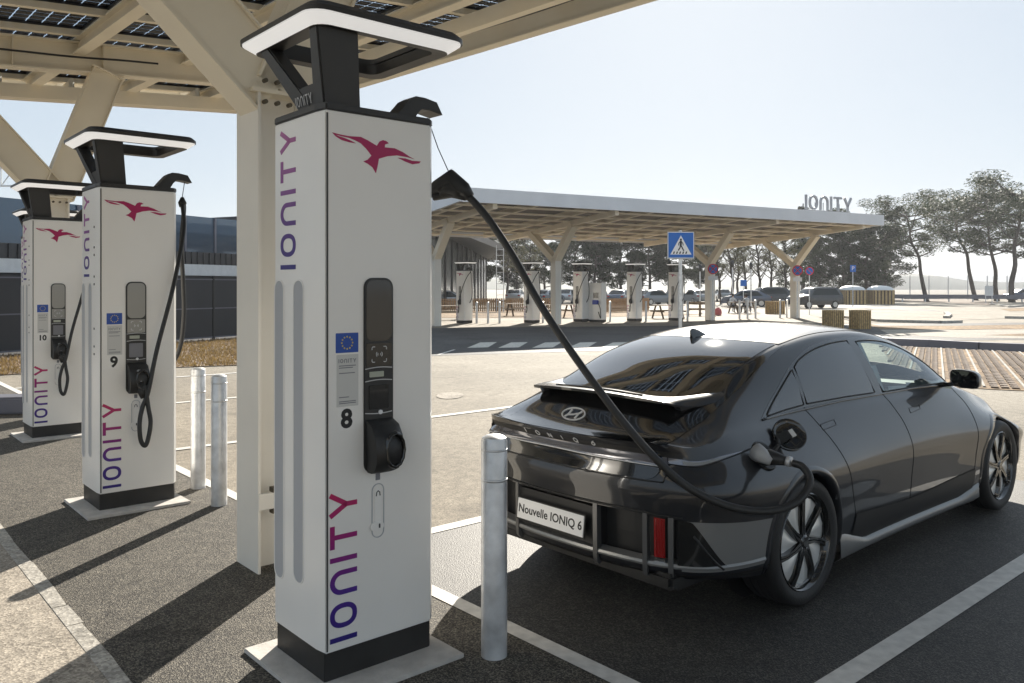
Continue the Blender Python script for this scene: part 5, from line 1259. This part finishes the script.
# low wooden fences
def wfence(a, b_, h, label, mt='fence_wood', gap=.16, post=2.0):
    t = thing('wooden_fence', label, 'fence', a); a, b_ = Vector(a), Vector(b_); L_ = (b_-a).length; d = (b_-a)/L_; rz = math.atan2(d.y, d.x)
    mm = MB(); n_ = int(L_/gap)
    for k in range(n_): mm.box(d*(k*gap+.06)+Vector((0, 0, h/2+.03)), (gap*.72, .025, h*rnd.uniform(.94, 1.0)), rz=rz)
    mm.build('slats', mt, t); mm = MB(); [mm.box(d*L_/2+Vector((-d.y*.035, d.x*.035, z)), (L_, .04, .08), rz=rz) for z in (h*.3, h*.8)]; mm.build('rail', mt, t)
    return t
wfence(G(425, 56), G(560, 60), .95, 'low wooden slat fence behind the left far chargers')
wfence(G(604, 56), G(650, 60), .95, 'low wooden slat fence right of the small charging cabinet')
# post and rail
t = thing('rail_fence', 'low grey wooden rail between crossing sign and round no stopping sign', 'fence', G(688, 50))
for px in (688, 700, 714): mm = MB(); mm.box(G(px, 50, .45)-G(688, 50), (.12, .12, .9)); mm.build('post', 'grey_wood', t)
mm = MB(); [mm.bar(Vector((0, 0, z)), G(714, 50, z)-G(688, 50), .05, .12) for z in (.42, .8)]; mm.build('rail', 'grey_wood', t)
# wooden planters near the lane and slatted bins
def planter(label, loc, rz, wdt=.85, h=.78, dome=False, nm='planter', grp=None):
    t = thing(nm, label, 'bin' if dome else 'planter', loc, rz, grp)
    mm = MB(); n_ = 6
    for k in range(n_):
        for s_ in (-1, 1): mm.box((-wdt/2+wdt*(k+.5)/n_, s_*wdt/2, h/2), (wdt/n_*.55, .03, h)); mm.box((s_*wdt/2, -wdt/2+wdt*(k+.5)/n_, h/2), (.03, wdt/n_*.55, h))
    mm.build('slats', 'wood', t); mm = MB(); mm.box((0, 0, h/2-.02), (wdt-.06, wdt-.06, h-.06)); mm.build('box', 'dark_wood', t)
    if dome:
        mm = MB(); mm.lathe([(wdt*.62, h), (wdt*.60, h+.12), (wdt*.5, h+.30), (wdt*.3, h+.43), (.001, h+.48)], 24); mm.build('lid', 'white_trim', t, smooth=True)
    return t
planter('square slatted wooden planter above the car roof, left one', G(833, 34.6), R(20), .62, .80, grp='slatted wooden planters near the lane')
planter('square slatted wooden planter above the car roof, right one', G(860, 34.6), R(20), .62, .80, grp='slatted wooden planters near the lane')
planter('wooden planter behind the grey posts, left of the last canopy post', G(775, 54), R(20), .9, .85)
planter('white domed waste container in a slatted box, nearer the black car', G(852, 84), 0, 2.1, 1.45, True, 'waste_container', 'domed waste containers')
planter('white domed waste container in a slatted box, right one', G(880, 84), 0, 2.1, 1.45, True, 'waste_container', 'domed waste containers')
# ------------------------------------------------------------------ signs
sg = thing('crossing_sign', 'square blue pedestrian crossing sign on a grey post above the car roof', 'sign', G(680.5, 21.4))
mm = MB(); mm.tube([(0, .03, 0), (0, .03, 3.25)], .045, 12); mm.build('post', 'galvanised', sg)
zc = 2.86; S_ = .35
mm = MB(); mm.box((0, -.035, zc), (.71, .02, .71)); sp2 = mm.build('sign_plate', 'sign_white', sg, bevel=.02)
SP = lambda x, y, z: Vector((x, -.0455-z, zc+y))
def sq(r): return [(-r, -r), (r, -r), (r, r), (-r, r)]
mm = MB(); mm.prism(sq(.325), 0, .002, SP); mm.build('sign_face', 'sign_blue', sp2); mm = MB(); mm.prism([(-.275, -.245), (.275, -.245), (0, .255)], .002, .004, SP); mm.build('triangle', 'sign_white', sp2)
mm = MB()
for x in (-.19, -.11, -.03, .05, .13): mm.prism([(x-.02, -.225), (x+.02, -.225), (x+.035, -.165), (x+.005, -.165)], .004, .005, SP)
mm.prism([(.028*math.cos(a), .145+.028*math.sin(a)) for a in [2*math.pi*k/12 for k in range(12)]], .004, .005, SP)
for pts, w_ in (([(0, .115), (-.005, -.01)], .055), ([(0, .0), (.035, -.07), (.075, -.15)], .032), ([(-.01, 0), (-.025, -.07), (-.07, -.14)], .032), ([(.0, .10), (.05, .05), (.06, -.01)], .022), ([(-.01, .10), (-.055, .05), (-.06, -.01)], .022)): ribbon(mm, pts, w_, lambda x, y, z: SP(x, y, .004+z*.5), .002)
mm.build('walking_figure', 'sign_black', sp2)
def disc(t, x, y, z, r, mt, n_=28, th=.006, yo=0, ry=0):
    mm = MB(); mm.prism([(r*math.cos(a), r*math.sin(a)) for a in [2*math.pi*k/n_ for k in range(n_)]], 0, th, lambda a, b_, c: Vector((x+a, y-yo-c, z+b_))); return mm.build('sign_disc', mt, t)
def nostop(px, d, y0, label, rr=.28, post=True, second=False):
    z = CAMH+(287-y0)/820*d; t = thing('round_sign', label, 'sign', G(px, d))
    if post: mm = MB(); mm.tube([(0, .03, 0), (0, .03, z+rr)], .03, 8); mm.build('post', 'galvanised', t)
    a = disc(t, 0, 0, z, rr, 'sign_red'); b_ = disc(a, 0, 0, z, rr*.78, 'sign_blue', yo=.007, th=.002)
    mm = MB()
    for s_ in ((1,) if second else (1, -1)): ribbon(mm, [(-rr*.6, s_*rr*.6), (rr*.6, -s_*rr*.6)], rr*.17, lambda x, y, h: Vector((x, -.010-h, z+y)), .002)
    mm.build('cross_bar', 'sign_red', a)
    if not second: mm = MB(); mm.box((0, -.006, z-rr-.2), (.5, .01, .22)); mm.build('sub_plate', 'sign_white', t)
    return t
nostop(713, 43.0, 269, 'round red and blue no stopping sign on the second last canopy post')
nostop(797.5, 46.0, 270.5, 'round red and blue no stopping sign on the last canopy post', .30)
t = nostop(809.5, 52, 271, 'small round red sign on a thin post right of the last canopy post', .27, True, True)
ps = thing('parking_sign', 'small square blue parking sign on a thin post by the waste containers', 'sign', G(853, 72)); z = CAMH+(287-268.5)/820*72
mm = MB(); mm.tube([(0, .03, 0), (0, .03, z+.2)], .035, 8); mm.build('post', 'galvanised', ps); mm = MB(); mm.box((0, 0, z), (.5, .02, .6)); spx = mm.build('sign_plate', 'sign_blue', ps); text('P', .5, 'letter', 'sign_white', spx, frame((0, -.012, z), (1, 0, 0), (0, 0, 1)), .001)
ps = thing('accessible_sign', 'small blue sign among the seated people and cars', 'sign', G(743.5, 66)); z = CAMH+(287-283)/820*66
mm = MB(); mm.tube([(0, .03, 0), (0, .03, z+.2)], .03, 8); mm.build('post', 'galvanised', ps); mm = MB(); mm.box((0, 0, z), (.5, .02, .5)); mm.build('sign_plate', 'sign_blue', ps)
lm = thing('lattice_mast', 'slim lattice mast with rungs beside the dark glazed building', 'mast', G(500, 58))
mm = MB(); [mm.bar((s_*.25, 0, 0), (s_*.25, 0, 4.7), .05, .05, up=(1, 0, 0)) for s_ in (-1, 1)]; mm.build('upright', 'white_trim', lm); mm = MB(); [mm.bar((-.25, 0, .4*k), (.25, 0, .4*k+.02), .03, .03) for k in range(1, 12)]; mm.build('rungs', 'white_trim', lm)
for i, (px, d, h) in enumerate(((700, 60, 2.9), (732.5, 60, 3.2), (751, 62, 3.1))):
    t = thing('lamp_post', ['slim grey lamp post right of the crossing sign', 'slim lamp post behind the seated people, left', 'slim lamp post behind the seated people, right'][i], 'lamp post', G(px, d), 0, 'slim lamp posts'); mm = MB(); mm.tube([(0, 0, 0), (0, 0, h)], .045, 8); mm.build('pole', 'galvanised', t); mm = MB(); mm.lathe([(.05, h), (.11, h+.05), (.12, h+.45), (.03, h+.55), (.001, h+.56)], 14); mm.build('lamp_head', 'black_metal', t, smooth=True)
# ------------------------------------------------------------------ two seated people (skinned figures)
def person(label, loc, rz, coat, legs, hairm):
    t = thing('person', label, 'person', loc, rz)
    J = {'pel': (0, 0, .50, .13), 'w': (0, .0, .68, .115), 'ch': (0, -.03, .90, .125), 'nk': (0, -.05, 1.06, .05), 'hd': (0, -.07, 1.17, .075), 'ht': (0, -.07, 1.27, .065)}
    for s_, k in ((-1, 'a'), (1, 'b')):
        J['hp'+k] = (s_*.10, -.02, .49, .09); J['kn'+k] = (s_*.13, -.44, .50, .062); J['an'+k] = (s_*.13, -.46, .10, .042); J['ft'+k] = (s_*.13, -.60, .05, .04)
        J['sh'+k] = (s_*.18, -.03, .98, .06); J['el'+k] = (s_*.24, -.14, .76, .045); J['wr'+k] = (s_*.12, -.36, .80, .03); J['hn'+k] = (s_*.09, -.43, .81, .033)
    E_ = [('pel', 'w'), ('w', 'ch'), ('ch', 'nk'), ('nk', 'hd'), ('hd', 'ht')]
    for k in 'ab': E_ += [('pel', 'hp'+k), ('hp'+k, 'kn'+k), ('kn'+k, 'an'+k), ('an'+k, 'ft'+k), ('ch', 'sh'+k), ('sh'+k, 'el'+k), ('el'+k, 'wr'+k), ('wr'+k, 'hn'+k)]
    ks = list(J); me = bpy.data.meshes.new('body'); me.from_pydata([J[k][:3] for k in ks], [(ks.index(a), ks.index(b_)) for a, b_ in E_], [])
    o = bpy.data.objects.new('body', me); COL.objects.link(o); md = o.modifiers.new('s', 'SKIN'); sv = me.skin_vertices[0].data
    for i, k in enumerate(ks): sv[i].radius = (J[k][3], J[k][3]); sv[i].use_root = (k == 'pel')
    o.modifiers.new('d', 'SUBSURF').levels = 1; bpy.context.view_layer.update()
    m2 = bpy.data.meshes.new_from_object(o.evaluated_get(bpy.context.evaluated_depsgraph_get())); o.modifiers.clear(); o.data = m2; o.parent = t
    for mn in (coat, legs, 'skin'): m2.materials.append(M[mn])
    for p in m2.polygons:
        c = p.center; p.use_smooth = True
        p.material_index = 2 if (c.z > 1.07 or (c.y < -.37 and c.z > .7)) else (1 if c.z < .58 else 0)
    mm = MB(); mm.lathe([(.001, 1.335), (.05, 1.325), (.085, 1.28), (.092, 1.22), (.08, 1.15), (.06, 1.11)], 14, lambda x, y, z: (x, y*.95-.05, z)); mm.build('hair', hairm, t, smooth=True)
pb = G(742, 55); 
person('person in a white top sitting at the picnic table', pb+Vector((-.45, .72, .0)), R(15), 'jacket_white', 'cloth_dark', 'hair')
person('person in dark clothes sitting at the picnic table', pb+Vector((.45, .92, .0)), R(15), 'cloth_dark', 'cloth_dark', 'hair')
person('person in a pale top with back to the camera at the picnic table', pb+Vector((.1, -.78, .0)), R(195), 'groove_grey', 'cloth_dark', 'hair')
mm = MB(); mm.lathe([(.001, .0), (.2, .03), (.24, .2), (.2, .38), (.08, .5), (.001, .52)], 14); o = mm.build('backpack', 'pink_cloth', smooth=True); o.location = G(718, 50.5); tag(o, 'pink bag standing on the ground right of the second last canopy post', 'bag')
# ------------------------------------------------------------------ dark glazed building beyond the canopy
db = thing('glazed_building', 'dark glazed building with pointed flat black roof behind the far canopy', 'building', G(430, 62))
o0 = G(430, 62); A_, B_, C_, D_ = G(380, 52), G(436, 52), G(527, 122), G(430, 122)
mm = MB(); mm.prism([(p-o0)[:2] for p in (A_, B_, C_, D_)], 5.75, 6.35); mm.build('roof', 'dark_cladding', db)
W0, W1 = G(428, 54), G(486, 112)
mm = MB(); mm.prism([(p-o0)[:2] for p in (G(380, 54), W0, W1, G(420, 112))], 0, 5.74); mm.build('glass_wall', 'dark_glass', db)
for k in range(13):
    p = W0+(W1-W0)*k/12-o0; mm = MB(); mm.box(p+Vector((0.05, -.1, 2.87)), (.12, .12, 5.7)); mm.build('mullion', 'black_metal', db)
# ------------------------------------------------------------------ left side: fence panels and the building behind
f0, f1 = Vector((-16.5, 14.3, 0)), Vector((-7.0, 33.6, 0)); d = (f1-f0).normalized(); nrm = Vector((d.y, -d.x, 0))
pf = thing('panel_fence', 'tall dark panel fence with thin steel frame behind the left chargers', 'fence', f0); L_ = (f1-f0).length; rz = math.atan2(d.y, d.x); k = 0
while k*2.45 < L_:
    c = d*(k*2.45+1.2); mm = MB(); mm.box(c+Vector((0, 0, 1.05)), (2.36, .04, 1.95), rz=rz); pp = mm.build('panel', 'fence_panel', pf)
    mm = MB(); [mm.box(c+nrm*.03+Vector((0, 0, z)), (2.36, .03, .035), rz=rz) for z in (.10, 1.06, 2.02)]; mm.build('frame_rail', 'galvanised' if False else 'guard', pp)
    mm = MB(); mm.box(d*(k*2.45)+Vector((0, 0, 1.07)), (.08, .08, 2.14), rz=rz); mm.build('post', 'black_metal', pf); k += 1
g0, g1 = f0+Vector((-1.0, 5, 0)), f1+Vector((-1.0, 5, 0)); bl = thing('low_building', 'long building behind the dark fence with white parapet and blue glazed upper storey', 'building', g0)
def lbx(name, off, dep, z0, z1, mt, a=0, b_=1.35, par=None):
    mm = MB(); c = (g1-g0)*(a+b_)/2+Vector((-d.y, d.x, 0))*(off+dep/2); mm.box(c+Vector((0, 0, (z0+z1)/2)), (L_*(b_-a), dep, z1-z0), rz=rz); return mm.build(name, mt, par or bl)
lbx('white_parapet', 0, 1.2, 2.2, 2.62, 'white_trim', -.4); lbx('parapet_wall', .1, 1.0, 0, 2.19, 'dark_cladding', -.4)
lbx('lower_wall', 2.2, 9, 0, 3.2, 'dark_cladding', -.4); gw = lbx('glass_wall', 3.0, 8, 3.21, 4.75, 'facade_glass', .30); lbx('upper_wall', 2.6, 8, 3.21, 4.9, 'dark_cladding', -.4, .298); lbx('roof_box', 4.0, 4, 4.76, 5.1, 'dark_cladding', .9, 1.35)
for k in range(14): mm = MB(); c = (g1-g0)*(.32+k*.075)+Vector((-d.y, d.x, 0))*2.96; mm.box(c+Vector((0, 0, 3.98)), (.10, .06, 1.52), rz=rz); mm.build('mullion', 'guard', gw)
mm = MB()
for k in range(120): c = (g1-g0)*(-.38+k*.0145)+Vector((-d.y, d.x, 0))*2.17; mm.box(c+Vector((0, 0, 2.8)), (.10, .05, .78), rz=rz)
o = mm.build('cladding_battens', 'fence_panel', bl); o['kind'] = 'stuff'
# white roof truss glimpsed above the fence at the far left
tr_ = thing('roof_truss', 'white lattice truss glimpsed at the left edge above the dark wall', 'truss', G(-10, 40, 6.7)); mm = MB()
for z in (0, .9): mm.bar((-4, 0, z), (1.2, 0, z), .08, .08)
for k in range(8): mm.bar((-4+k*.65, 0, 0), (-4+k*.65, 0, .9), .05, .05, up=(1, 0, 0)); mm.bar((-4+k*.65, 0, 0), (-4+(k+1)*.65, 0, .9), .04, .04, up=(0, 1, 0))
mm.build('lattice', 'white_trim', tr_)
mm = MB(); [mm.bar((x, 0, -6.7), (x, 0, 0), .15, .15, up=(1, 0, 0)) for x in (-3.8,)]; mm.build('post', 'white_trim', tr_)
# dry grass strip in front of the fence
vp = [f0+nrm*.3, f1+nrm*.3, Vector((-4.6, 30, 0)), Vector((-5.6, 18.6, 0)), Vector((-8.6, 17.4, 0)), Vector((-13.5, 14.2, 0))]
sheet('dry_verge', vp, .02, 'dry_grass')
gm_ = MB(); r2 = random.Random(4)
for _ in range(42000):
    p = Vector((r2.uniform(-16, -4.6), r2.uniform(14, 33), .02))
    if not inpoly(p.x, p.y, [(q_.x, q_.y) for q_ in vp]): continue
    a = r2.uniform(0, 6.28); h = r2.uniform(.03, .10); w_ = Vector((math.cos(a), math.sin(a), 0))*.02; le = Vector((r2.uniform(-.05, .05), r2.uniform(-.05, .05), h)); gm_.add([p-w_, p+w_, p+le], [(0, 1, 2)])
o = gm_.build('grass', 'grass_leaf', fix=False); o['kind'] = 'stuff'; o['label'] = 'short dry yellow grass along the dark fence'
# wheel stop at far left
mm = MB(); mm.box((0, 0, .12), (1.5, .45, .24)); o = mm.build('concrete_block', 'guard', bevel=.03); o.location = GY(-4, 413); o.rotation_euler = (0, 0, R(12)); tag(o, 'dark grey concrete block at the left edge behind charger 10', 'kerb block')
# ------------------------------------------------------------------ right side: guard rail and mesh fence, distant ridge
mm = MB(); a, b_ = G(880, 100), G(1100, 92); gr = thing('guard_rail', 'long low dark guard rail in front of the leaning pines', 'guard rail', a)
mm.bar(Vector((0, 0, .62)), b_-a+Vector((0, 0, .62)), .08, .5); mm.build('rail', 'guard', gr); L2 = (b_-a).length
for k in range(10): mm = MB(); mm.box((b_-a)*k/9+Vector((0, .1, .35)), (.12, .12, .7)); mm.build('post', 'galvanised', gr)
a, b_ = G(800, 122), G(1110, 112); wf = thing('mesh_fence', 'tall wire mesh fence behind the leaning pines', 'fence', a)
mesh_mat = glassmat('wire_mesh', (.80, .81, .83), 1.02)
mm = MB(); dd = (b_-a); mm.add([Vector((0, 0, .05)), dd+Vector((0, 0, .05)), dd+Vector((0, 0, 3.3)), Vector((0, 0, 3.3))], [(0, 1, 2, 3)]); mm.build('mesh', 'wire_mesh', wf)
for k in range(17): mm = MB(); mm.box(dd*k/16+Vector((0, .05, 1.7)), (.10, .10, 3.4)); mm.build('post', 'galvanised', wf)
sb = thing('signboard', 'small pale notice board on legs by the guard rail', 'sign', G(989, 90)); mm = MB(); mm.box((0, 0, 1.35), (.9, .05, 1.1)); mm.build('board', 'white_trim', sb); mm = MB(); [mm.box((s_*.35, .03, .5), (.06, .06, 1.0)) for s_ in (-1, 1)]; mm.build('legs', 'galvanised', sb)
mm = MB(); r3 = random.Random(2); rows = []
for k in range(61):
    x = -500+k*18; h = 5+3.2*math.sin(k*.33)+2*math.sin(k*.9+1)+r3.uniform(0, .8); rows.append([Vector((x, 520, -1)), Vector((x, 560, h)), Vector((x, 640, h*.9)), Vector((x, 700, -1))])
mm.grid(rows); mat('ridge', (.06, .075, .06), .9, noise=.3, nscale=.05); struct(mm.build('hills', 'ridge', smooth=True))
# ------------------------------------------------------------------ thin air haze
hm = bpy.data.materials.new('haze_air'); hm.use_nodes = True; t = hm.node_tree
for n in list(t.nodes): t.nodes.remove(n)
o_ = t.nodes.new('ShaderNodeOutputMaterial'); v = t.nodes.new('ShaderNodeVolumePrincipled'); v.inputs['Density'].default_value = .0004; v.inputs['Color'].default_value = (.93, .95, 1, 1); v.inputs['Anisotropy'].default_value = .35
t.links.new(v.outputs[0], o_.inputs['Volume']); M['haze_air'] = hm
mm = MB(); mm.box((0, 340, 14.0), (1500, 1400, 32)); hz = mm.build('haze', 'haze_air'); hz['kind'] = 'stuff'; hz['label'] = 'thin pale haze over the whole site'
